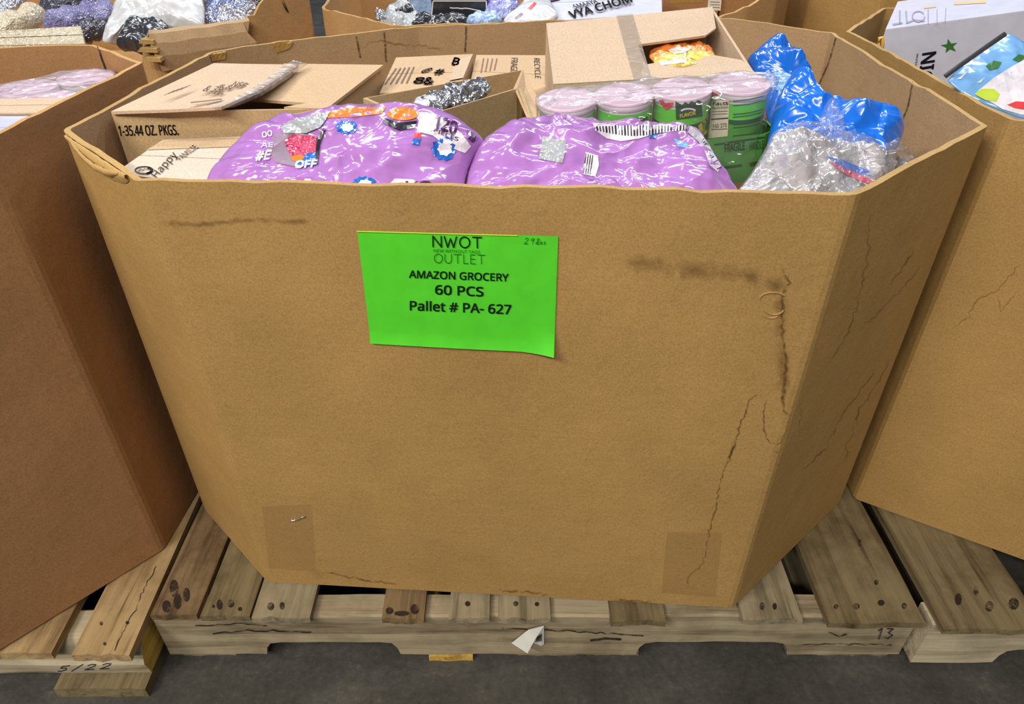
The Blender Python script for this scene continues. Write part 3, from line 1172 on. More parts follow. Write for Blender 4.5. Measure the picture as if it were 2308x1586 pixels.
# split plies along the left rim
U = Vector((-0.562, 0.873, 0)) - FL
nl = leftP.n
for k, (a, b, off, dz, hh) in enumerate(((0.10, 0.92, 0.0045, 0.003, 0.028), (0.16, 0.80, 0.009, -0.006, 0.016))):
    V, F = [], []
    N = 26
    for i in range(N + 1):
        t = i / N
        s = a + (b - a) * t
        lift = off * (0.35 + 0.65 * math.sin(math.pi * t) ** .6)
        base = FL + U * s
        zt = 0.830 + dz * math.sin(math.pi * t) + 0.0015 * noise.noise((t * 14, k, 3))
        zb = zt - hh * (0.25 + 0.75 * math.sin(math.pi * min(1, t * 1.05)) ** .7)
        for o_, z in ((lift, zt), (lift + .0028, zt), (lift * .9 + .0028, (zt + zb) / 2), (0.0008, zb)):
            q = base + nl * o_
            V.append((q.x, q.y, z))
    for i in range(N):
        for j in range(3):
            F.append((i * 4 + j, (i + 1) * 4 + j, (i + 1) * 4 + j + 1, i * 4 + j + 1))
    mesh('peeled_ply', V, F, M['kraft_edge'], binM, True)
# kraft tape on the inside of the left back corner, fold creases
for poly, m_ in (([(472, 118), (510, 112), (508, 134), (478, 138)], 'tapekraft'), ([(612, 92), (670, 82), (652, 110), (622, 120)], 'tapekraft')):
    decal('tape_patch', [poly], Surf(wallM), M[m_], binM, step=10, off=0.002)
for pts in ([(865, 62), (868, 100), (870, 140)], [(1050, 50), (1050, 85), (1048, 118)], [(1886, 78), (1868, 140), (1846, 190)], [(2057, 185), (2046, 240), (2034, 270)], [(800, 66), (812, 130)]):
    decal('fold_crease', ribbon(pts, 4), Surf(wallM), M['crease'], binM, step=12, off=0.0012)
soft_ribbon('water_stain', (wob([(800, 112), (825, 100), (850, 92), (900, 98), (960, 104), (1000, 112)], 4, 8)), 8, Surf(wallM), M['stain_soft'], binM, 0.0012)

# --- green sign
sq = [(806, 519), (1258, 531), (1249, 790), (836, 769)]
V, F = [], []
NU, NV = 24, 16
sx = [frontP.hit(x, y, 0.0018) for x, y in sq]
for j in range(NV + 1):
    for i in range(NU + 1):
        u, v = i / NU, j / NV
        q = sx[0].lerp(sx[1], u).lerp(sx[3].lerp(sx[2], u), v)
        curl = 0.010 * max(0, (u - .8) / .2) ** 1.6 * max(0, (v - .8) / .2) ** 1.3 + 0.0012 * math.sin(u * 3) * v + 0.003 * max(0, (v - .9) / .1) ** 2
        V.append(q + frontP.n * curl)
s = len(V)
V += [v - frontP.n * 0.0005 for v in V]
for j in range(NV):
    for i in range(NU):
        a = j * (NU + 1) + i
        F.append((a, a + 1, a + NU + 2, a + NU + 1))
        F.append((s + a, s + a + NU + 1, s + a + NU + 2, s + a + 1))
sg = thing('paper_sign', 'bright green paper sign taped to the middle bin', 'sign', sx[3], None)
pap = mesh('sheet', V, F, M['green'], sg, True)
sP = Surf(pap)
mb = MB()
for a, b in ((0, 1), (1, 2), (3, 2)):
    pa, pb = sx[a] + frontP.n * .0008, sx[b] + frontP.n * .0008
    if a != 1:
        mb.tube([pa.lerp(pb, .0), pa.lerp(pb, .45), pa.lerp(pb, .8)], 0.0007, 6)
mb.build('sheet_edge', M['green_edge'], sg)
strokes('lettering', 'NWOT', (976, 556), (25.0, .7), (-.5, -24), 3.0, sP, M['ink'], sg, 0.28)
text('lettering', 'NEW WITHOUT TAGS', (977, 568), (1082, 571.5), (977, 561), sP, M['ink_thin'], sg, 0.0)
strokes('lettering', 'OUTLET', (979, 592), (20.3, .5), (-.4, -20), 1.7, sP, M['ink_thin'], sg, 0.28)
text('lettering', 'AMAZON GROCERY', (922, 626), (1146, 634), (922, 609), sP, M['ink'], sg, 0.018)
text('lettering', '60 PCS', (981, 663), (1089, 668), (981, 642), sP, M['ink'], sg, 0.018)
text('lettering', 'Pallet # PA- 627', (924, 699), (1152, 708), (924, 677), sP, M['ink'], sg, 0.018)
strokes('handwriting', '298', (1181, 549), (14, .6), (3, -13), 1.3, sP, M['ink_thin'], sg, 0.35)
strokes('handwriting', 'LBS', (1210, 550), (9, .4), (1, -6), 1.1, sP, M['ink_thin'], sg, 0.35)

# --- neighbours
rimL = [(-0.800, 0.575, .845), (-0.603, 0.790, .845), (-0.579, 1.160, .845), (-0.716, 1.285, .845), (-0.90, 1.262, .845), (-1.30, 1.25, .845), (-1.52, 1.05, .845), (-1.52, .78, .845), (-1.30, .575, .845)]
binL, wallL = bulk_bin('reddish brown cardboard bin at the left edge holding wrapped green cups', rimL, 0.1315, M['kraft_red'], M['kraft_red_edge'], 0.46, seed=2)
for pts in ([(217, 92), (230, 135), (247, 178)],):
    decal('fold_crease', ribbon(pts, 4.5), Surf(wallL), M['nail'], binL, step=10, off=0.0012)
rimR = [(1.35, .74, .84), (1.60, .95, .84), (1.62, 1.35, .84), (1.40, 1.66, .84), (0.80, 1.66, .84), (0.648, 1.47, .832), (0.640, 1.24, .836), (0.632, 0.895, .838), (0.872, 0.752, .84)]
binR, wallR = bulk_bin('brown cardboard bin at the right edge holding a tall white carton', rimR, 0.1435, M['kraft'], M['kraft_edge'], 0.46, seed=3)
rcP = plane3((0.632, 0.895, 0), (0.872, 0.752, 0), (0.632, 0.895, 1))
for pts in ([(2308, 585), (2293, 600), (2250, 652), (2202, 673), (2186, 711), (2143, 743)], [(2300, 650), (2255, 700), (2250, 660)]):
    soft_ribbon('water_stain', wob(pts, 4, 7, 50), 6, rcP, M['stain_soft'], binR)

rimBL = [(-0.765, 1.575, .800), (-0.605, 1.705, .806), (-0.585, 1.720, .815), (-0.52, 1.80, .885), (-0.485, 1.86, .93), (-0.70, 2.30, .90), (-0.90, 2.62, .90), (-1.45, 2.62, .90), (-1.70, 2.3, .90), (-1.70, 1.80, .86), (-1.40, 1.575, .74), (-0.80, 1.575, .735)]
binBL, wallBL = bulk_bin('torn cardboard bin behind on the left full of bagged goods', rimBL, 0.1415, M['kraft_far'], M['kraft_edge'], 0.55, seed=4, jitter=0.008)
# folded-over torn front of that bin
V, F = [], []
N = 20
A0, A1 = Vector((-0.765, 1.575, 0)), Vector((-0.600, 1.708, 0))
dd = (A1 - A0).normalized()
no = Vector((dd.y, -dd.x, 0))
prof = [(0.0, .803), (0.010, .812), (0.022, .808), (0.032, .790), (0.036, .765), (0.034, .735), (0.031, .735), (0.032, .765), (0.028, .788), (0.02, .802), (0.010, .806), (0.003, .799)]
for i in range(N + 1):
    t = i / N
    q = A0.lerp(A1, t)
    for a, z in prof:
        r = 0.004 * noise.noise((t * 6, a * 60, 3)) + (0.006 * noise.noise((t * 3, z * 40, 8)) if i in (0, N) else 0)
        V.append((q.x + no.x * (a + r) + dd.x * r * (2 if i in (0, N) else 0), q.y + no.y * (a + r) + dd.y * r, z + r))
k = len(prof)
for i in range(N):
    for j in range(k):
        F.append((i * k + j, (i + 1) * k + j, (i + 1) * k + (j + 1) % k, i * k + (j + 1) % k))
F.append(tuple(range(k)))
F.append(tuple(reversed(range(N * k, (N + 1) * k))))
mesh('folded_flap', V, F, M['kraft_in'], binBL)
for j, (z, l) in enumerate(((.80, .02), (.785, .03), (.768, .025))):
    mb = MB()
    q = A0 + no * (0.02 + .008 * j)
    mb.hexa([q + Vector((-l, -.01, z - .85 + .842)), q + Vector((.012, -.01, z - .01)), q + Vector((.012, .02, z - .008)), q + Vector((-l, .02, z - .006)),
             q + Vector((-l * .7, -.01, z)), q + Vector((.012, -.01, z - .002)), q + Vector((.012, .02, z)), q + Vector((-l * .7, .02, z))])
    mb.build('torn_ply', M['kraft_edge'], binBL)
decal('torn_slit', [[(632, 0), (640, 0), (648, 20), (652, 30), (646, 26), (640, 16)]], Surf(wallBL), M['nail'], binBL, step=12)

rimBM = [(-0.262, 1.672, .803), (0.440, 1.672, .815), (0.52, 1.70, .838), (0.60, 1.752, .868), (0.68, 1.90, .90), (0.68, 2.30, .90), (0.48, 2.58, .88), (-0.25, 2.58, .86), (-0.47, 2.35, .85), (-0.462, 1.865, .805)]
binBM, wallBM = bulk_bin('cardboard bin behind in the middle full of small bagged packages', rimBM, 0.1415, M['kraft_far'], M['kraft_edge'], 0.55, seed=5, jitter=0.005)
rimBR = [(0.86, 1.80, .95), (1.60, 1.78, .95), (1.86, 2.0, .95), (1.86, 2.4, .95), (1.60, 2.66, .95), (0.98, 2.66, .95), (0.74, 2.45, .95), (0.74, 1.93, .95)]
binBR, wallBR = bulk_bin('shaded brown cardboard bin behind on the right beside the white carton', rimBR, 0.1415, M['kraft'], M['kraft_edge'], 0.55, seed=6)


# ================================================================== CONTENTS OF THE MIDDLE BIN
CG = 'cartons in the middle bin'
# carton with the weight printed on its front
tz = 0.829
a_fl, a_fr, a_br, a_bl = at(250, 252, tz), at(736, 246, tz), at(863, 147, tz), at(482, 143, tz)
n1 = at(515, 243, tz)
up = Vector((0, 0, 1))
flA = [('top_flap', [at(250, 251, tz + .002), at(372, 247, tz + .007), at(498, 241, tz + .010), at(590, 200, tz + .014), at(672, 147, tz + .010), at(482, 142, tz + .002)], .004, M['carton']),
       ('top_flap', [at(560, 222, tz - .008), at(690, 232, tz - .002), at(640, 241, tz + .001), at(736, 245, tz + .002), at(864, 146, tz + .003), at(640, 143, tz - .001)], .004, M['carton2'])]
boxA, planeA = carton('cardboard_carton', 'tan carton printed 1-35.44 OZ. PKGS. with its taped lid bursting open', [a_fl, a_fr, a_br, a_bl], 0.467, M['carton_grey'], CG, shift=(0.004, -0.002), flaps=flA)
fA = plane3(a_fl, a_fr, Vector((a_fl.x + .004, a_fl.y - .002, .588)))
text('lettering', '1-35.44 OZ. PKGS.', (270, 306), (403, 304), (266, 283), fA, M['ink_black'], boxA, 0.012)
lidA = Plane(at(400, 200, tz + .012), (at(500, 150, tz + .008) - at(400, 200, tz + .011)).cross(at(300, 240, tz + .005) - at(400, 200, tz + .011)))
lidA = Plane(at(480, 200, tz + .0135), (0.02, 0, 1))
for bl, br, tl, b in (((455, 206), (492, 209), (470, 194), '& 38'), ((488, 200), (520, 203), (498, 190), '# &'), ((520, 196), (548, 200), (532, 184), 'NSF'), ((470, 212), (500, 214), (478, 206), '35')):
    text('print', b, bl, br, tl, lidA, M['ink_grey'], boxA, 0.01)
for i in range(5):
    decal('print', ribbon([(395 + i * 9, 204 - i * 3), (360 + i * 9 + 10, 216 - i * 3)], 1.6), lidA, M['ink_grey'], boxA)
decal('print', ribbon([(430, 232), (470, 228), (500, 224)], 3), lidA, M['ink_grey'], boxA)
# loose clear tape along the burst edge
V, F = [], []
edge = [(478, 243), (520, 236), (548, 226), (578, 212), (610, 192), (640, 172), (662, 154), (685, 140)]
for i, (x, y) in enumerate(edge):
    c0 = at(x - 26, y - 4, tz + .0165)
    c1 = at(x, y, tz + .014 + .004 * noise.noise((i * 1.3, 0, 0)))
    c2 = at(x + 10, y + 5, tz + .004 + .006 * noise.noise((i * 1.7, 4, 0)))
    V += [c0, c1, c2]
for i in range(len(edge) - 1):
    for j in range(2):
        F.append((i * 3 + j, (i + 1) * 3 + j, (i + 1) * 3 + j + 1, i * 3 + j + 1))
mesh('loose_tape', V, F, M['tape_gloss'], boxA, True)

# small chalky carton in front of it
hz = 0.797
h_bl, h_br, h_l = at(368, 318, hz), at(585, 309, hz), at(260, 393, hz)
h_r = at(540, 430, hz)
boxH, planeH = carton('cardboard_carton', 'small pale carton with slanted dark lettering in the left front corner of the bin', [h_l, h_r, h_br, h_bl], 0.467, M['carton_white'], CG, shift=(.0, .0))
lp2 = Plane((0, 0, hz + .0024), (0, 0, 1))
decal('paper_tape', [[(330, 338), (552, 330), (585, 309), (368, 318)]], lp2, M['carton2'], boxH, off=0.0004)
text('lettering', 'Happy', (358, 405), (405, 353), (340, 393), Plane((0, 0, hz + .0026), (0, 0, 1)), M['ink_black'], boxH, 0.0)
text('lettering', 'FAMILIE', (408, 362), (448, 333), (396, 356), Plane((0, 0, hz + .0026), (0, 0, 1)), M['ink_black'], boxH, 0.0)
lgP = Plane((0, 0, hz + .0026), (0, 0, 1))
decal('logo', ribbon(arc(325, 384, 20, 8, 0, 360, 24), 2.2), lgP, M['ink_black'], boxH)
decal('logo', ribbon(arc(325, 385, 16, 7, -60, 70, 14), 4.5), lgP, M['ink_black'], boxH)
decal('logo', [q for i in range(3) for q in ribbon([(311 + i * 9, 387 - i * 2), (319 + i * 9, 381 - i)], 1.4)], lgP, M['ink_black'], boxH)

# flat cartons at the back
cz = 0.800
boxC, planeC = carton('cardboard_carton', 'sandy carton with small handling symbols behind the open grey carton', [at(856, 212, cz), at(1030, 214, cz - .002), at(1066, 124, cz), at(893, 132, cz)], 0.467, M['carton2'], CG)
cP = Plane((0, 0, cz + .0026), (0, 0, 1))
for i in range(5):
    decal('print', ribbon([(868 + i * 12, 190 - i * .6), (893 + i * 10, 154 - i * .8)], 3), cP, M['ink_grey'], boxC)
for bl, br, tl, b in (((931, 169), (941, 158), (941, 157), '|||'), ((948, 166), (972, 160), (952, 158), '@'), ((976, 168), (996, 170), (984, 155), '#'), ((930, 188), (952, 188), (938, 175), '8'), ((953, 190), (975, 190), (960, 175), '&'),
                      ((1018, 146), (1032, 148), (1024, 130), 'B')):
    text('print', b, bl, br, tl, cP, M['ink_grey'], boxC, 0.03)
decal('paper_tape', [[(1012, 182), (1032, 134), (1064, 126), (1044, 176)]], cP, M['carton'], boxC, off=0.0006)
dz = 0.786
boxD, planeD = carton('cardboard_carton', 'sandy carton printed FRAGILE against the back wall of the middle bin', [at(1056, 206, dz), at(1238, 226, dz), at(1242, 127, dz), at(1074, 126, dz)], 0.467, M['carton2'], CG)
dP = Plane((0, 0, dz + .0026), (0, 0, 1))
text('lettering', 'FRAGILE', (1152, 131), (1150, 172), (1167, 131), dP, M['ink_black'], boxD, 0.0)
text('lettering', 'RECYCLE', (1203, 131), (1206, 176), (1216, 132), dP, M['ink_black'], boxD, -0.005)
for i in range(4):
    decal('print', ribbon([(1090 + i * 10, 132), (1084 + i * 10, 164 - i * 2)], 2.5), dP, M['ink_grey'], boxD)

# open carton with a foil pouch
ez = 0.830
e_bl, e_br, e_fr, e_fl = at(818, 221, ez), at(1180, 157, ez), at(1165, 200, ez - .002), at(930, 270, ez - .004)
fe = []
boxE, _ = carton('cardboard_carton', 'open grey-brown carton without lid holding a foil pouch', [e_fl, e_fr, e_br, e_bl], 0.467, M['carton_grey'], CG, flaps=fe)
mb = MB()
q1, q2, q3, q4 = e_br, e_fr, at(1196, 272, .802), at(1236, 268, .800)
mb.slab([q1, q2, q3, q4], (1, -.5, .6), 0.004)
mb.build('side_flap', M['carton2'], boxE)
mb = MB()
mb.slab([at(1168, 200, ez), at(1174, 199, ez), at(1204, 276, .80), at(1197, 276, .80)], (.3, -1, .3), 0.004)
mb.build('side_flap', M['carton_grey'], boxE)
pillow('foil_pouch', [(936, 258), (940, 236), (960, 222), (1000, 216), (1040, 200), (1080, 188), (1102, 188), (1108, 202), (1090, 220), (1040, 244), (990, 262), (960, 270), (940, 268)], (190, 1.07), (275, .965), 0.016, M['foil'],
       amp=0.006, freq=30, facets=0.010, label='silver foil pouch lying inside the open grey-brown carton', cat='pouch', seed=3, n=120, rings=26)
pillow('plastic_sleeve', [(924, 244), (938, 222), (960, 213), (1000, 214), (1014, 222), (990, 236), (960, 246), (936, 254)], (212, 1.025), (262, .965), 0.006, M['poly_white'],
       amp=0.003, freq=20, label='milky plastic sleeve at the end of the foil pouch', cat='wrapper', seed=5, n=80, rings=16)

# big carton with a cut-open lid
def topF(x, y):
    return plF.hit(x, y, 0)


F4 = [at(1247, 192, .833), at(1703, 168, .833), at(1606, 18, .886), at(1231, 55, .886)]
plF = plane3(F4[0], F4[1], F4[3])
hh = [plF.hit(x, y, 0.0) for x, y in ((1247, 192), (1703, 168), (1606, 18), (1231, 55))]
tf = lambda *pp: [plF.hit(x, y, 0.002) for x, y in pp]
flF = [('top_flap', tf((1231, 55), (1437, 35), (1437, 103), (1455, 148), (1464, 180), (1247, 192)), .004, M['carton']),
       ('top_flap', tf((1437, 35), (1605, 18), (1613, 66), (1590, 82), (1437, 103)), .004, M['carton']),
       ('top_flap', tf((1455, 148), (1510, 138), (1555, 132), (1610, 127), (1672, 138), (1702, 167), (1464, 180)), .004, M['carton'])]
boxF, _ = carton('cardboard_carton', 'largest tan carton with a hole cut in its lid showing a snack bag', hh, 0.794, M['carton'], CG, flaps=flF)
decal('clear_tape', [[(1388, 38), (1425, 34), (1468, 181), (1428, 184)]], plF, M['tape_lid'], boxF, off=0.003)
pillow('snack_bag', [(1462, 128), (1466, 112), (1490, 100), (1530, 94), (1570, 94), (1604, 108), (1612, 126), (1600, 140), (1540, 150), (1480, 148)], (96, 1.275), (148, 1.142), 0.008, M['snack'], amp=0.004, freq=30, facets=0.006,
       label='orange and yellow snack bag inside the largest carton', cat='snack bag', n=110, rings=24, seed=8)
snk = bpy.data.objects['snack_bag']
for poly, m_ in (([(1505, 112), (1530, 104), (1560, 108), (1545, 118), (1518, 122)], 'white_print'), ([(1485, 140), (1545, 131), (1543, 141), (1490, 147)], 'white_print'), ([(1552, 128), (1580, 118), (1596, 128), (1570, 136)], 'yellow_print')):
    decal('print', [poly], Surf(snk), M[m_], snk, step=10)

# --- purple candy bags
PGP = 'purple candy bags in the front of the middle bin'
bagL = pillow('candy_bag', [(452, 440), (470, 405), (505, 352), (545, 312), (582, 284), (640, 266), (730, 252), (800, 242), (900, 238), (970, 246), (1030, 268), (1082, 306), (1096, 326), (1070, 348), (1050, 395), (1044, 440), (1020, 520), (760, 540), (500, 525)],
              (240, .885), (425, .785), 0.034, M['purple'], Tb=.05, amp=0.0055, freq=12, facets=0.005, rad=0.014, seed=11, n=240, rings=64, p=3.5,
              label='purple candy bag lettered PIECES with an orange top band', cat='candy bag', group=PGP)
bagR = pillow('candy_bag', [(1046, 445), (1056, 385), (1070, 345), (1098, 312), (1138, 286), (1190, 270), (1270, 266), (1330, 272), (1352, 284), (1400, 287), (1480, 284), (1545, 286), (1578, 300), (1605, 340), (1640, 400), (1668, 445), (1640, 520), (1350, 545), (1080, 520)],
              (266, .895), (428, .785), 0.030, M['purple'], Tb=.05, amp=0.008, freq=12, facets=0.008, rad=0.016, seed=17, n=240, rings=64, p=3.5,
              label='purple candy bag with a silver square patch and barcode edge', cat='candy bag', group=PGP)
SL, SR = Surf(bagL), Surf(bagR)
decal('print_band', [[(738, 266), (742, 250), (800, 241), (870, 241), (860, 256), (800, 263)]], SL, M['orange'], bagL)
decal('print_band', [arc(908, 256, 36, 15, 0, 360, 22)[:-1]], SL, M['orange'], bagL, off=0.002)
decal('print_band', [[(858, 262), (880, 270), (900, 276), (940, 272), (934, 288), (900, 294), (904, 284), (868, 280), (878, 274)]], SL, M['black_print'], bagL, off=0.0022)
decal('print_band', [[(930, 252), (962, 252), (1000, 266), (1040, 300), (1062, 330), (1048, 345), (1010, 330), (975, 305), (940, 296), (944, 272)]], SL, M['white_print'], bagL)
text('lettering', '120', (978, 286), (1026, 304), (984, 258), SL, M['purple_dark'], bagL, 0.03, 0.0026)
text('lettering', 'PIECES', (977, 296), (1032, 318), (979, 288), SL, M['purple_dark'], bagL, 0.02, 0.0026)


def burst(cx_, cy_, rx, ry, k=11):
    return [(cx_ + rx * (1 if i % 2 else .8) * math.cos(i * math.pi / k), cy_ + ry * (1 if i % 2 else .8) * math.sin(i * math.pi / k)) for i in range(2 * k)]


for cx_, cy_, rx, ry in ((780, 286, 26, 17), (1000, 335, 30, 28), (820, 412, 28, 16)):
    decal('print_badge', [burst(cx_, cy_, rx, ry)], SL, M['blue_print'], bagL)
    decal('print_badge', [burst(cx_ + 3, cy_ + 1, rx * .6, ry * .6, 7)], SL, M['white_print'], bagL, off=0.0022)
decal('print_badge', [[(934, 300), (950, 300), (948, 312), (931, 312)]], SL, M['red_print'], bagL)
decal('print_badge', [[(931, 312), (948, 312), (944, 328), (928, 325)]], SL, M['blue_print'], bagL)
decal('print_window', [[(618, 302), (660, 298), (714, 306), (712, 340), (710, 372), (660, 374), (622, 366), (606, 340)]], SL, M['grey_print'], bagL)
decal('print_window', [[(640, 318), (660, 302), (713, 308), (711, 340), (690, 350), (655, 352)]], SL, M['pink_print'], bagL, off=0.002)
decal('print_window', [[(664, 362), (690, 346), (711, 342), (710, 372), (668, 376)]], SL, M['blue_print'], bagL, off=0.0022)
decal('print_window', [[(655, 352), (676, 348), (688, 352), (676, 364), (658, 362)]], SL, M['orange'], bagL, off=0.0024)
decal('print_line', ribbon([(732, 290), (724, 302), (717, 325), (714, 350), (712, 370)], [5, 8, 7, 7, 7]), SL, M['black_print'], bagL, off=0.0026)
for bl, br, tl, b in (((592, 310), (614, 305), (590, 298), 'OO'), ((588, 332), (614, 331), (590, 322), 'AE'), ((574, 362), (606, 358), (580, 342), '#E')):
    text('lettering', b, bl, br, tl, SL, M['white_print'], bagL, 0.03, 0.0024)
text('lettering', 'OFF', (664, 378), (711, 376), (668, 362), SL, M['white_print'], bagL, 0.04, 0.003)
decal('print_area', [[(860, 432), (890, 402), (930, 404), (985, 432)]], SL, M['white_print'], bagL)
text('lettering', 'VO', (905, 432), (965, 432), (915, 408), SL, M['purple_dark'], bagL, 0.02, 0.0026)
text('lettering', 'S', (748, 432), (778, 432), (748, 412), SL, M['red_print'], bagL, 0.03, 0.0024)
decal('print_area', [[(1052, 292), (1068, 300), (1078, 312), (1066, 322), (1054, 312)]], SL, M['purple_dark'], bagL)
# clear header film at the top left of that bag
decal('clear_panel', [[(632, 286), (652, 272), (720, 254), (744, 250), (734, 270), (722, 286), (690, 300), (640, 300)]], SL, M['silver_print'], bagL, off=0.003)
# right bag prints
decal('print_patch', [[(1224, 306), (1246, 312), (1276, 316), (1273, 345), (1268, 367), (1238, 362), (1214, 357)]], SR, M['silver_print'], bagR)
decal('barcode_edge', [[(1335, 276), (1400, 283), (1480, 281), (1556, 282), (1550, 292), (1480, 300), (1440, 312), (1400, 318), (1368, 312), (1342, 294)]], SR, M['white_print'], bagR)
decal('barcode_edge', [[(1556, 283), (1580, 300), (1606, 340), (1625, 372), (1618, 388), (1600, 372), (1588, 340), (1574, 318), (1550, 298)]], SR, M['white_print'], bagR)
decal('bar_code', [q for i in range(30) for q in ribbon([(1345 + i * 7, 281 + (3 if i < 6 else 1)), (1347 + i * 6.9, 294 + 12 * math.sin(min(i, 24) / 24 * math.pi))], 2.4 if i % 3 else 3.6)], SR, M['black_print'], bagR, off=0.0024)
decal('bar_code', [q for i in range(14) for q in ribbon([(1582 + i * 2.6, 316 + i * 5.0), (1594 + i * 2.5, 308 + i * 5.2)], 1.8)], SR, M['black_print'], bagR, off=0.0024)
decal('print_patch', [[(1320, 342), (1348, 350), (1350, 372), (1342, 398), (1314, 392)]], SR, M['white_print'], bagR)
decal('bar_code', [q for i in range(4) for q in ribbon([(1321 + i * 5, 346 + i), (1315 + i * 5, 390 + i)], 2)], SR, M['black_print'], bagR, off=0.0024)
decal('print_patch', [[(1462, 305), (1484, 302), (1478, 312), (1464, 312)]], SR, M['blue_print'], bagR)
decal('print_patch', [[(1516, 310), (1548, 322), (1552, 334), (1528, 330)]], SR, M['sky_print'], bagR)


# --- shrink-wrapped cups
def cup(parent, c, axis, r, h, z_top, rot=0.0, lidm=None):
    """tapering printed cup with rolled rim and foil lid; axis is its up vector"""
    seg = 40
    up_ = Vector(axis).normalized()
    ux = up_.cross(Vector((0, 1, 0))).normalized()
    uy = up_.cross(ux)
    prof = [(-h, .86, 0), (-h + .004, .88, 0), (-h * .62, .91, 0), (-h * .32, .94, 0), (-h * .315, .94, 1), (-h * .27, .945, 1), (-h * .265, .945, 2), (-.012, .955, 2), (-.009, .96, 3), (-.008, .995, 3), (-.003, 1.0, 3), (0, .985, 3)]
    V, F, I = [], [], []
    for d, k, m_ in prof:
        for i in range(seg):
            a = 2 * math.pi * i / seg
            V.append(c + up_ * d + (ux * math.cos(a) + uy * math.sin(a)) * r * k)
    for j in range(len(prof) - 1):
        for i in range(seg):
            F.append((j * seg + i, j * seg + (i + 1) % seg, (j + 1) * seg + (i + 1) % seg, (j + 1) * seg + i))
            I.append(prof[j + 1][2])
    F.append(tuple(range(seg)))
    I.append(0)
    o = mesh('cup', V, F, [M['cup_green'], M['cup_band'], M['cup_bright'], M['lid_rim']], parent, True, I)
    V, F = [c + up_ * .001], []
    for kr, dz_ in ((.5, .0012), (.85, .0012), (.97, .0022), (1.01, .001), (1.01, -.001)):
        for i in range(seg):
            a = 2 * math.pi * i / seg
            V.append(c + up_ * dz_ + (ux * math.cos(a) + uy * math.sin(a)) * r * kr)
    for i in range(seg):
        F.append((0, 1 + i, 1 + (i + 1) % seg))
    for j in range(4):
        for i in range(seg):
            F.append((1 + j * seg + i, 1 + j * seg + (i + 1) % seg, 1 + (j + 1) * seg + (i + 1) % seg, 1 + (j + 1) * seg + i))
    mesh('lid', V, F, M['lid'], o, True)
    return o


def shrink(name, parent, hull_pts, top_z, drop, mat, seed=0):
    """loose film over a group: convex outline (world xy) with a top sheet and a skirt"""
    n = 140
    L = [0]
    m = len(hull_pts)
    for i in range(m):
        L.append(L[-1] + (Vector(hull_pts[(i + 1) % m][:2]) - Vector(hull_pts[i][:2])).length)
    out = []
    k = 0
    for i in range(n):
        s_ = L[-1] * i / n
        while L[k + 1] < s_:
            k += 1
        t = (s_ - L[k]) / max(1e-9, L[k + 1] - L[k])
        a, b = Vector(hull_pts[k]), Vector(hull_pts[(k + 1) % m])
        out.append(a.lerp(b, t))
    for _ in range(6):
        out = [(out[i - 1] + 2 * out[i] + out[(i + 1) % n]) / 4 for i in range(n)]
    c = sum(out, Vector()) / n
    V, F = [], []
    rows = [('t', r) for r in (.15, .35, .55, .72, .86, .95, 1.0)] + [('s', d) for d in (.04, .12, .25, .4, .55, .7, .85, 1.0)]
    for kind_, r in rows:
        for i in range(n):
            q = out[i]
            if kind_ == 't':
                p_ = c.lerp(q, r)
                z = p_.z + top_z + 0.004 * noise.noise((p_.x * 40, p_.y * 40, seed)) + .0025
                if r == 1.0:
                    z -= .002
            else:
                p_ = q + (q - c).normalized() * (0.003 * noise.noise((q.x * 30, q.y * 30, seed + r * 3)) - .004 * math.sin(r * 3))
                z = q.z + top_z - drop * r
            V.append((p_.x, p_.y, z))
    V.append((c.x, c.y, c.z + top_z + .003))
    for j in range(len(rows) - 1):
        for i in range(n):
            F.append((j * n + i, j * n + (i + 1) % n, (j + 1) * n + (i + 1) % n, (j + 1) * n + i))
    for i in range(n):
        F.append((len(V) - 1, i, (i + 1) % n))
    I = [0 if j < 6 else 1 for j in range(len(rows) - 1) for i in range(n)] + [0] * n
    return mesh(name, V, F, [mat, M['wrap_side']], parent, True, I)


c1, c4 = at(1278, 226, .842), at(1668, 190, .862)
soup = thing('cup_pack', 'shrink-wrapped row of green cups on a green tray behind the purple bags', 'cup pack', (c1.x + .17, c1.y + .06, .70))
R_ = (c4 - c1).length / 6 * 1.04
dirc = (c4 - c1).normalized()
back = Vector((-dirc.y, dirc.x, 0)).normalized()
upc = dirc.cross(back) * (1 if dirc.cross(back).z > 0 else -1)
upc = (upc + Vector((0.02, -0.10, 0))).normalized()
cups = []
for k in range(4):
    cups.append(cup(soup, c1.lerp(c4, k / 3), upc, R_ * .98, 0.125, .85))
# tray
hc = 0.068
g0 = c1 - dirc * R_ - upc * 0.127
g1 = c4 + dirc * R_ - upc * 0.127
mb = MB()
g0, g1 = g0 + dirc * .004, g1 + dirc * .010
ctr = [g0 - back * R_ * 1.02, g1 - back * R_ * 1.02, g1 + back * R_, g0 + back * R_]
rc = 0.030
loop = []
for i in range(4):
    p_, pr, nx = ctr[i], ctr[i - 1], ctr[(i + 1) % 4]
    d1, d2 = (pr - p_).normalized(), (nx - p_).normalized()
    for t in range(5):
        a = t / 4 * math.pi / 2
        loop.append(p_ + d1 * rc * (1 - math.sin(a)) + d2 * rc * (1 - math.cos(a)))
m = len(loop)
V = loop + [q + upc * hc for q in loop] + [q + (sum(ctr, Vector()) / 4 - q).normalized() * .003 + upc * hc for q in loop]
F = [(i, (i + 1) % m, m + (i + 1) % m, m + i) for i in range(m)] + [(m + i, m + (i + 1) % m, 2 * m + (i + 1) % m, 2 * m + i) for i in range(m)] + [tuple(reversed(range(m)))]
tray = mesh('tray', V, F, M['tray_green'], soup)
ST, SC = Surf(tray), Surf(*cups)
text('lettering', 'FRAGILE', (1634, 343), (1679, 337), (1633, 325), ST, M['cup_band'], tray, 0.01)
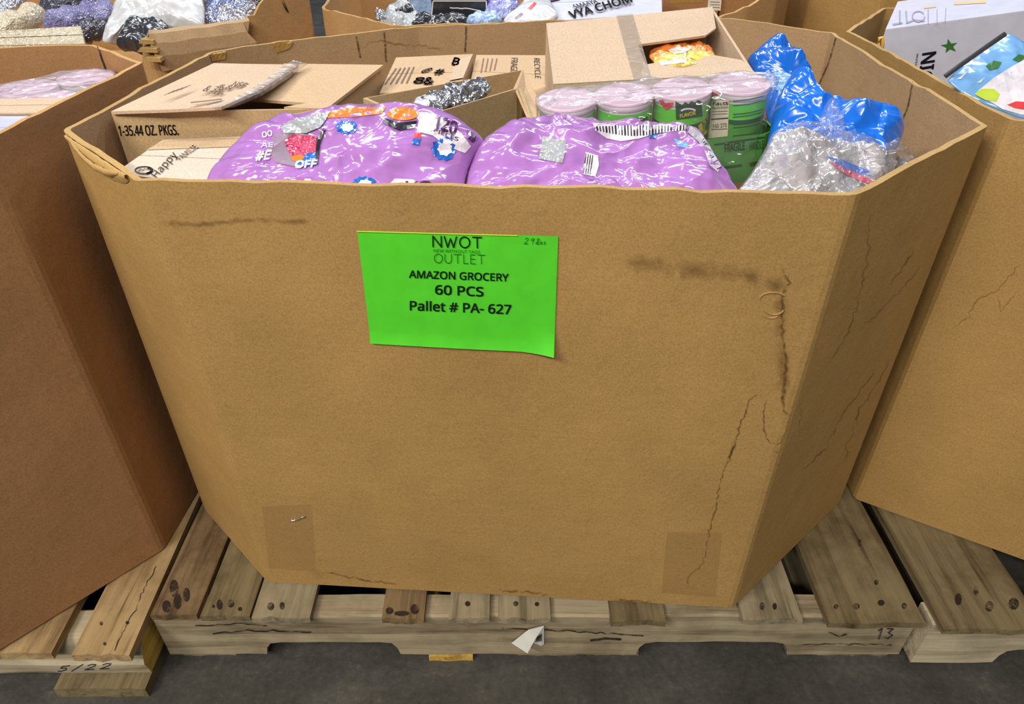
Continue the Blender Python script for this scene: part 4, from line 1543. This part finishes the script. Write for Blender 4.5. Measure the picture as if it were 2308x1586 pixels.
text('lettering', 'HANDLE', (1690, 339), (1722, 334), (1689, 321), ST, M['cup_band'], tray, 0.0)
decal('print', ribbon([(1610, 326), (1660, 318), (1724, 309)], 3), ST, M['cup_band'], tray)
decal('print', ribbon([(1622, 379), (1672, 372)], 5) + ribbon([(1690, 371), (1724, 364)], 8), ST, M['cup_band'], tray)
decal('nutrition_panel', [[(1604, 228), (1644, 226), (1640, 307), (1596, 312)]], SC, M['cream'], cups[3], off=0.0012)
text('lettering', 'Facts', (1607, 238), (1641, 236), (1607, 230), SC, M['ink_black'], cups[3], 0.02, 0.002)
text('lettering', 'Nutrition', (1606, 246), (1641, 244), (1606, 240), SC, M['ink_black'], cups[3], 0.0, 0.002)
decal('print', ribbon([(1603, 269), (1641, 266)], 2.5) + ribbon([(1604, 252), (1640, 250)], 1) + ribbon([(1604, 258), (1640, 256)], 1) + ribbon([(1603, 292), (1639, 290)], 1.2), SC, M['ink_black'], cups[3], off=0.002)
text('lettering', '160 370', (1606, 289), (1638, 286), (1606, 280), SC, M['ink_black'], cups[3], 0.0, 0.002)
for y0 in (222, 232, 252, 258, 275, 282, 300):
    decal('print', ribbon([(1652, y0 + 6), (1690, y0 + 2), (1722, y0 - 6)], 1.6), SC, M['cup_band'], cups[3], off=0.0016)
decal('print', [[(1522, 228), (1580, 218), (1584, 262), (1524, 270)]], SC, M['cup_band'], cups[2], off=0.0012)
text('lettering', 'FLAVOR', (1533, 266), (1568, 258), (1532, 258), SC, M['yellow_print'], cups[2], 0.03, 0.002)
decal('print', ribbon(arc(1552, 253, 18, 8, 200, 330, 8), 4), SC, M['white_print'], cups[2], off=0.002)
decal('pull_tab', [[(1484, 226), (1524, 222), (1514, 240), (1502, 248), (1494, 240)]], SC, M['red_print'], cups[2], off=0.002)
decal('pull_tab', [[(1604, 205), (1624, 200), (1620, 214), (1610, 218)]], SC, M['red_print'], cups[3], off=0.002)
decal('print', [[(1574, 282), (1590, 270), (1594, 300), (1580, 308)]], SC, M['yellow_print'], cups[2], off=0.0014)
decal('print', ribbon([(1345, 276), (1400, 276), (1460, 266)], 8), SC, M['cup_band'], cups[1], off=0.0012)
hull = []
for ang in range(180, 361, 12):
    hull.append(c4 + dirc * .006 + (dirc * math.cos(math.radians(ang - 270)) + back * math.sin(math.radians(ang - 270))) * (R_ + .004))
for ang in range(0, 181, 12):
    hull.append(c1 + (dirc * math.cos(math.radians(ang + 90)) + back * math.sin(math.radians(ang + 90))) * (R_ + .004))
shrink('shrink_wrap', soup, hull, 0.004, 0.135, M['wrap'], seed=2)

# --- blue bags and clear bag
BG = 'blue plastic bags in the right of the middle bin'
pillow('plastic_bag', [(1683, 134), (1712, 108), (1742, 84), (1760, 82), (1774, 94), (1800, 132), (1830, 178), (1858, 214), (1868, 245), (1820, 300), (1740, 300), (1720, 230), (1705, 180)], (90, 1.29), (240, 1.14), 0.022, M['blue_bag2'],
       amp=0.008, freq=9, facets=0.020, rad=0.012, seed=21, n=160, rings=40, label='blue plastic bag standing against the back right wall of the middle bin', cat='plastic bag', group=BG)
bb1 = bpy.data.objects['plastic_bag']
SB1 = Surf(bb1)
decal('print_patch', [[(1712, 182), (1730, 166), (1764, 160), (1800, 176), (1790, 196), (1752, 204)]], SB1, M['sky_print'], bb1)
decal('print_patch', [[(1818, 198), (1838, 190), (1852, 204), (1846, 214), (1824, 212)]], SB1, M['yellow_print'], bb1)
bb2 = pillow('plastic_bag', [(1728, 330), (1740, 268), (1748, 228), (1768, 192), (1792, 156), (1800, 156), (1808, 190), (1822, 216), (1880, 224), (1918, 240), (1950, 252), (2000, 248), (2028, 256), (2038, 290), (2026, 330), (2000, 352), (1990, 400), (1760, 400)], (200, .985), (345, .89), 0.030, M['blue_bag'],
             amp=0.009, freq=11, facets=0.024, rad=0.014, seed=25, n=200, rings=48, label='crumpled blue plastic bag lying in front of the other blue one', cat='plastic bag', group=BG)
cl = pillow('packet_bundle', [(1650, 450), (1690, 400), (1725, 345), (1745, 302), (1790, 296), (1840, 306), (1900, 318), (1960, 336), (2030, 356), (2052, 366), (1990, 420), (1940, 450), (1800, 500)], (300, .855), (437, .775), 0.016, M['packet'],
            amp=0.010, freq=15, facets=0.024, rad=0.014, seed=31, n=200, rings=50, label='clear crinkled bag of grey and white packets in the right front corner', cat='bag of packets')
SCl = Surf(cl)
decal('packet_print', [[(1862, 352), (1900, 360), (1960, 385), (1968, 396), (1930, 392), (1890, 372)]], SCl, M['blue_print'], cl)
decal('packet_print', [[(1866, 362), (1900, 376), (1970, 408), (1982, 418), (1950, 412), (1900, 390)]], SCl, M['pink_print'], cl, off=0.002)
decal('packet_print', [[(1868, 395), (1900, 390), (1950, 425), (1930, 437), (1840, 437)]], SCl, M['silver_print'], cl)
film_c = pillow('clear_film', [(1645, 452), (1690, 395), (1722, 340), (1742, 298), (1800, 290), (1840, 288), (1862, 232), (1872, 222), (1886, 246), (1880, 292), (1960, 330), (2034, 346), (2066, 354), (2000, 420), (1940, 452), (1800, 500)], (290, .845), (437, .762), 0.022, M['clear'], parent=cl,
                amp=0.012, freq=24, facets=0.026, rad=0.016, seed=37, n=200, rings=50)


# ================================================================== CONTENTS OF THE LEFT BIN
lp_ = thing('cup_pack', 'shrink-wrapped green cups with pale lids in the left bin', 'cup pack', (-0.78, 1.12, .68))
zl = .815
cl_pts = []
p0, p1 = at(194, 176, zl), at(110, 191, zl)
dl = (p1 - p0)
dl = dl.normalized()
bl_ = Vector((dl.y, -dl.x, 0))
if bl_.y < 0:
    bl_ = -bl_
rl = .044
for r in range(2):
    for k in range(4):
        q = p0 + dl * (2 * rl * k) - bl_ * (2 * rl * r)
        if q.x > -0.98 and not (r == 1 and k == 0):
            cl_pts.append(q)
for q in cl_pts[:3] + cl_pts[4:6]:
    pass
cupsL = [cup(lp_, q, (0.0, -0.03, 1), rl, .115, zl) for q in cl_pts if q.y > .98]
pts = [q for q in cl_pts if q.y > .98]
xs = [q.x for q in pts]
cc = sum(pts, Vector()) / len(pts)
hullL = []
for a in range(0, 360, 6):
    d = Vector((math.cos(math.radians(a)), math.sin(math.radians(a)), 0))
    bq = max(pts, key=lambda q: q.dot(d))
    hullL.append(bq + d * (rl + .003))
shrink('shrink_wrap', lp_, hullL, 0.003, 0.11, M['wrap'], seed=9)
lq = thing('cup_pack', 'green cup with pale lid at the far left edge of the left bin', 'cup pack', at(-5, 150, .80))
for k in range(2):
    cup(lq, at(-2 - 95 * k, 148 + k * 6, .80), (0, 0, 1), .044, .115, .8)
carton('cardboard_carton', 'pinkish carton in front of the wrapped cups in the left bin', [at(-160, 258, .830), at(112, 257, .830), at(200, 222, .830), at(-110, 228, .830)], 0.467, M['carton'], 'cartons in the left bin')
carton('cardboard_carton', 'white carton in the lower front of the left bin', [at(-160, 330, .826), at(-10, 320, .826), at(138, 261, .826), at(-120, 264, .826)], 0.467, M['white_box_shade'], 'cartons in the left bin')

# ================================================================== CONTENTS OF THE RIGHT BIN
w_fl, w_fr = at(1995, 69, .853), at(2330, 24, .893)
dw = (w_fr - w_fl)
w_b = Vector((0.47, 0.88, 0)).normalized() * .24 + Vector((0, 0, .012))
w_fr2 = w_fl + dw * 1.9
wb, wpl = carton('printed_carton', 'tall white printed carton with a green leaf standing in the right bin', [w_fl, w_fr2, w_fr2 + w_b, w_fl + w_b], 0.467, M['white_box_shade'], flaps=[('lid', [w_fl + Vector((0, 0, .002)), w_fr2 + Vector((0, 0, .002)), w_fr2 + w_b + Vector((0, 0, .002)), w_fl + w_b + Vector((0, 0, .002))], .004, M['white_box'])], shift=(0, -.01))
wF = plane3(w_fl, w_fr2, Vector((w_fl.x, w_fl.y - .01, .588)))
text('lettering', 'NIC', (2079, 121), (2068, 186), (2110, 116), wF, M['navy'], wb, 0.02)
text('lettering', 'working', (2064, 121), (2058, 158), (2072, 120), wF, M['navy'], wb, 0.0)
star = []
for i in range(10):
    r = (20 if i % 2 == 0 else 8)
    a = math.radians(-100 + i * 36)
    star.append((2140 + r * math.cos(a), 104 + r * .85 * math.sin(a)))
decal('leaf_print', [[(2140, 104), star[i - 1], star[i], star[(i + 1) % 10]] for i in range(0, 10, 2)], wF, M['leaf'], wb)
wT = Plane(w_fl + Vector((0, 0, .0022)), (w_fr2 - w_fl).cross(w_b))
decal('print', ribbon([(2028, 24), (2028, 56)], 3) + ribbon([(2042, 25), (2044, 54)], 3) + ribbon(arc(2070, 38, 14, 12, 0, 330, 12), 3) + ribbon([(2044, 52), (2060, 46), (2084, 48)], 4) + ribbon([(2092, 22), (2092, 54)], 2) + ribbon([(2012, 56), (2034, 52)], 4) + ribbon([(2112, 22), (2112, 54)], 1.5) + ribbon([(2132, 18), (2130, 50)], 1.5), wT, M['faint'], wb)
decal('print', ribbon([(2082, 18), (2110, 15)], 4) + ribbon([(2150, 8), (2222, 4)], 7), wT, M['faint_warm'], wb)
pk = pillow('picture_pack', [(2134, 182), (2164, 150), (2202, 122), (2262, 78), (2276, 76), (2330, 108), (2380, 180), (2360, 270), (2308, 268), (2290, 262), (2230, 240), (2170, 212)], (80, 1.12), (265, .985), 0.010, M['sky_pack'],
            amp=0.003, freq=10, seed=41, n=160, rings=40, label='blue and white picture pack in clear film leaning in the right bin', cat='pack')
SPk = Surf(pk)
decal('print_area', [[(2205, 204), (2240, 175), (2280, 150), (2320, 128), (2345, 180), (2340, 260), (2300, 258), (2260, 246), (2225, 225)]], SPk, M['white_print'], pk)
decal('print_area', [[(2196, 212), (2212, 200), (2240, 200), (2254, 212), (2246, 228), (2222, 226)]], SPk, M['lime'], pk, off=0.0022)
decal('print_area', [[(2222, 148), (2240, 136), (2258, 140), (2250, 154), (2230, 158)]], SPk, M['leaf'], pk)
decal('print_area', [[(2282, 134), (2296, 122), (2312, 126), (2300, 140)]], SPk, M['leaf'], pk)
decal('print_area', [[(2270, 236), (2290, 228), (2318, 230), (2318, 248), (2290, 244)]], SPk, M['red_print'], pk, off=0.0022)
for tri in ([(2157, 178), (2182, 160), (2166, 178)], [(2202, 186), (2220, 174), (2210, 186)]):
    decal('print_area', [tri], SPk, M['white_print'], pk)
mb = MB()
mb.tube([SPk.hit(x, y, 0.004) or atY(x, y, 1.05) for x, y in ((2130, 172), (2160, 150), (2200, 122), (2240, 94), (2266, 76))], 0.0035, 8)
mb.build('dark_edge_strip', M['dark_plastic'], pk)
mb = MB()
mb.tube([atY(x, y, 1.36) for x, y in ((1983, 118), (1979, 98), (1982, 86), (1988, 84), (1990, 96), (1988, 116))], 0.003, 8)
hd = mb.build('carry_loop', M['handle_yellow'], wb, True)
hd['label'] = 'small yellow plastic loop'

# ================================================================== CONTENTS OF THE BACK LEFT BIN
GB = 'bagged goods in the torn back bin'


def soft(name, outline, top, bot, T, mat, label, cat, seed, **kw):
    d = dict(amp=0.010, freq=12, facets=0.014, rad=0.008, n=110, rings=26)
    d.update(kw)
    return pillow(name, outline, top, bot, T, M[mat], label=label, cat=cat, group=GB, seed=seed, **d)


soft('cloth_roll', [(-60, 75), (0, 55), (60, 30), (92, 18), (106, 26), (98, 44), (60, 62), (0, 82), (-60, 110)], (20, 1.95), (80, 1.80), .03, 'beige_roll', 'beige rolled cloth in clear film in the torn back bin', 'bagged roll', 51)
soft('cloth_roll', [(88, 26), (120, -2), (160, -14), (230, -30), (262, -20), (200, 12), (150, 34), (110, 50)], (-10, 2.08), (45, 1.92), .03, 'dark_roll', 'dark speckled rolled cloth in film behind the beige roll', 'bagged roll', 53)
soft('foil_pouch', [(-60, 12), (-60, -60), (40, -40), (60, -5), (30, 20), (0, 34)], (-10, 2.10), (45, 2.0), .03, 'foil_blue', 'blue shiny pouch in the upper left corner of the picture', 'pouch', 55)
soft('foil_pouch', [(95, 66), (120, 46), (170, 30), (205, 10), (250, 4), (262, 18), (250, 40), (200, 58), (150, 66), (120, 74)], (10, 1.98), (70, 1.86), .03, 'lav_roll', 'lavender silver pouch lying below the dark roll', 'pouch', 57)
soft('bagged_cloth', [(150, 72), (200, 62), (250, 50), (256, 72), (215, 84), (185, 96), (160, 96)], (50, 1.94), (95, 1.84), .02, 'dark_roll', 'dark bundle squeezed under the lavender silver pouch', 'bagged cloth', 59)
soft('bagged_cloth', [(262, 104), (268, 80), (300, 62), (340, 56), (380, 62), (400, 80), (390, 110), (330, 118)], (60, 1.80), (112, 1.71), .03, 'poly_black', 'black garment in a clear bag below the white mailer', 'bagged garment', 61)
wm = soft('poly_mailer', [(228, 96), (240, 60), (258, 20), (262, -20), (300, -30), (400, -28), (452, -20), (462, 20), (460, 66), (400, 62), (350, 58), (300, 62), (262, 84), (250, 98)], (-10, 1.90), (90, 1.77), .022, 'poly_white', 'large white poly mailer in the torn back bin', 'mailer', 63)
soft('foil_pouch', [(462, 58), (458, 10), (470, -20), (530, -20), (580, 16), (590, 34), (560, 52), (510, 60)], (-5, 2.02), (55, 1.86), .03, 'foil_blue', 'blue and silver pouch beside the white mailer', 'pouch', 65)
soft('foil_pouch', [(520, -20), (560, -24), (590, -4), (600, 16), (575, 20), (545, 4)], (-15, 2.14), (20, 2.04), .02, 'dark_roll', 'small dark shiny bundle next to the torn corner panel', 'bagged cloth', 67)
carton('cardboard_carton', 'beige film-covered carton in the torn back bin', [at(-60, 104, .752), at(192, 100, .752), at(182, 60, .776), at(-20, 72, .776)], 0.57, M['beige_roll'], 'cartons in the torn back bin')

# ================================================================== CONTENTS OF THE BACK MIDDLE BIN
GM = 'small packages in the middle back bin'


def soft2(name, outline, top, bot, T, mat, label, cat, seed, **kw):
    d = dict(amp=0.008, freq=14, facets=0.012, rad=0.008, n=100, rings=22)
    d.update(kw)
    return pillow(name, outline, top, bot, T, M[mat], label=label, cat=cat, group=GM, seed=seed, **d)


soft2('foil_pouch', [(845, 36), (846, 26), (864, 24), (876, 34), (878, 52), (860, 60), (850, 54)], (28, 1.79), (58, 1.735), .010, 'foil', 'small silver wrapper at the left of the middle back bin', 'wrapper', 71)
soft2('bagged_cloth', [(870, 58), (868, 30), (882, 8), (905, 6), (930, 18), (950, 44), (952, 62), (900, 66)], (8, 1.84), (60, 1.72), .02, 'silver_print', 'clear bag with grey and black content beside the small silver wrapper', 'bag', 73)
soft2('bagged_cloth', [(886, 28), (900, 20), (926, 22), (938, 36), (920, 40), (892, 36)], (20, 1.80), (40, 1.74), .018, 'poly_black', 'black object inside film at the left of the middle back bin', 'bag', 75)
def standing(label, x0, x1, ytop, Y, depth, mat, name='printed_box', cat='box'):
    """a carton whose front face looks at us from behind the rim"""
    a, b = atY(x0, ytop, Y), atY(x1, ytop, Y)
    bk = Vector((0.0, depth, 0))
    return carton(name, label, [a, b, b + bk, a + bk], 0.57, mat, GM)[0], Plane(a, (0, -1, 0))


standing('pale blue box behind the black framed box', 920, 985, -8, 1.93, .10, M['blue_pale'])
bx, bpl2 = standing('black box with a pale border in the middle back bin', 972, 1098, 1, 1.80, .10, M['dark_plastic'])
decal('border', [q for e in (((976, 2), (1096, 2)), ((1096, 2), (1097, 34)), ((976, 2), (973, 34))) for q in ribbon(e, 2.5)], bpl2, M['lid_rim'], bx, off=0.001)
decal('border', ribbon(wob([(1012, 17), (1040, 18), (1070, 22), (1094, 27)], 1.5, 8), 2.5), bpl2, M['lid_rim'], bx, off=0.001)
soft2('bagged_cloth', [(925, 58), (930, 36), (990, 36), (1050, 38), (1062, 50), (1040, 60)], (34, 1.76), (60, 1.71), .014, 'poly_black', 'black bagged goods along the front rim of the middle back bin', 'bag', 77)
soft2('candy_bag', [(1050, 52), (1056, 36), (1085, 32), (1120, 34), (1134, 48), (1100, 58)], (32, 1.76), (56, 1.71), .014, 'blue_pale', 'rounded pale blue pack at the front rim of the middle back bin', 'pack', 79)
soft2('violet_bag', [(1092, 30), (1096, -10), (1130, -20), (1165, -16), (1172, 20), (1150, 40), (1118, 40)], (-10, 1.90), (40, 1.77), .02, 'violet', 'violet bag between the black box and the white mailer', 'bag', 81)
ml = soft2('poly_mailer', [(1132, 48), (1160, 24), (1190, -6), (1215, -20), (1236, -6), (1260, 40), (1230, 56), (1160, 58)], (-10, 1.84), (55, 1.71), .014, 'poly_white', 'white mailer with a red mark in the middle back bin', 'mailer', 83, facets=.003, amp=.003)
SMl = Surf(ml)
decal('print', [[(1190, 18), (1204, 4), (1210, 8), (1196, 22)]], SMl, M['red_print'], ml)
decal('print', [[(1160, 40), (1175, 28), (1180, 32), (1166, 42)]], SMl, M['grey_print'], ml)
wt = [atY(1238, 50, 1.76), atY(1492, 32, 1.80), atY(1490, -30, 2.02), atY(1225, -30, 1.98)]
wc, wcp = carton('printed_carton', 'white carton with black lettering in the middle back bin', wt, 0.57, M['white_box'], GM)
wcp = plane3(wt[0], wt[1], wt[3])
text('lettering', 'SMAAYA', (1296, 24), (1348, 10), (1290, 15), wcp, M['ink_black'], wc, 0.01, 0.004)
text('lettering', 'VYA CHOM', (1288, 46), (1425, 8), (1280, 30), wcp, M['ink_black'], wc, 0.03, 0.004)
decal('print', [[(1220, 0), (1236, -6), (1262, -8), (1262, 2), (1224, 12)]], wcp, M['purple_dark'], wc, off=0.004)
for k, (a, b, lab) in enumerate(((1500, 1628, 'brown taped carton next to the white lettered carton'), (1632, 1716, 'brown carton with a white label at the right of the middle back bin'))):
    ob, pq = standing(lab, a, b, -40, 2.09 + k * .02, .12, M['kraft_red'], 'cardboard_carton')
    if k == 0:
        decal('paper_tape', [[(1510, 8), (1585, 6), (1585, -10), (1510, -10)]], pq, M['tapekraft'], ob, off=0.001)
        decal('shipping_label', [[(1597, -10), (1627, -10), (1624, 24), (1594, 22)]], pq, M['paper'], ob, off=0.001)
        decal('print', [q for i in range(3) for q in ribbon([(1600, 4 + i * 6), (1622, 5 + i * 6)], 1.5)], pq, M['ink_grey'], ob, off=0.0016)
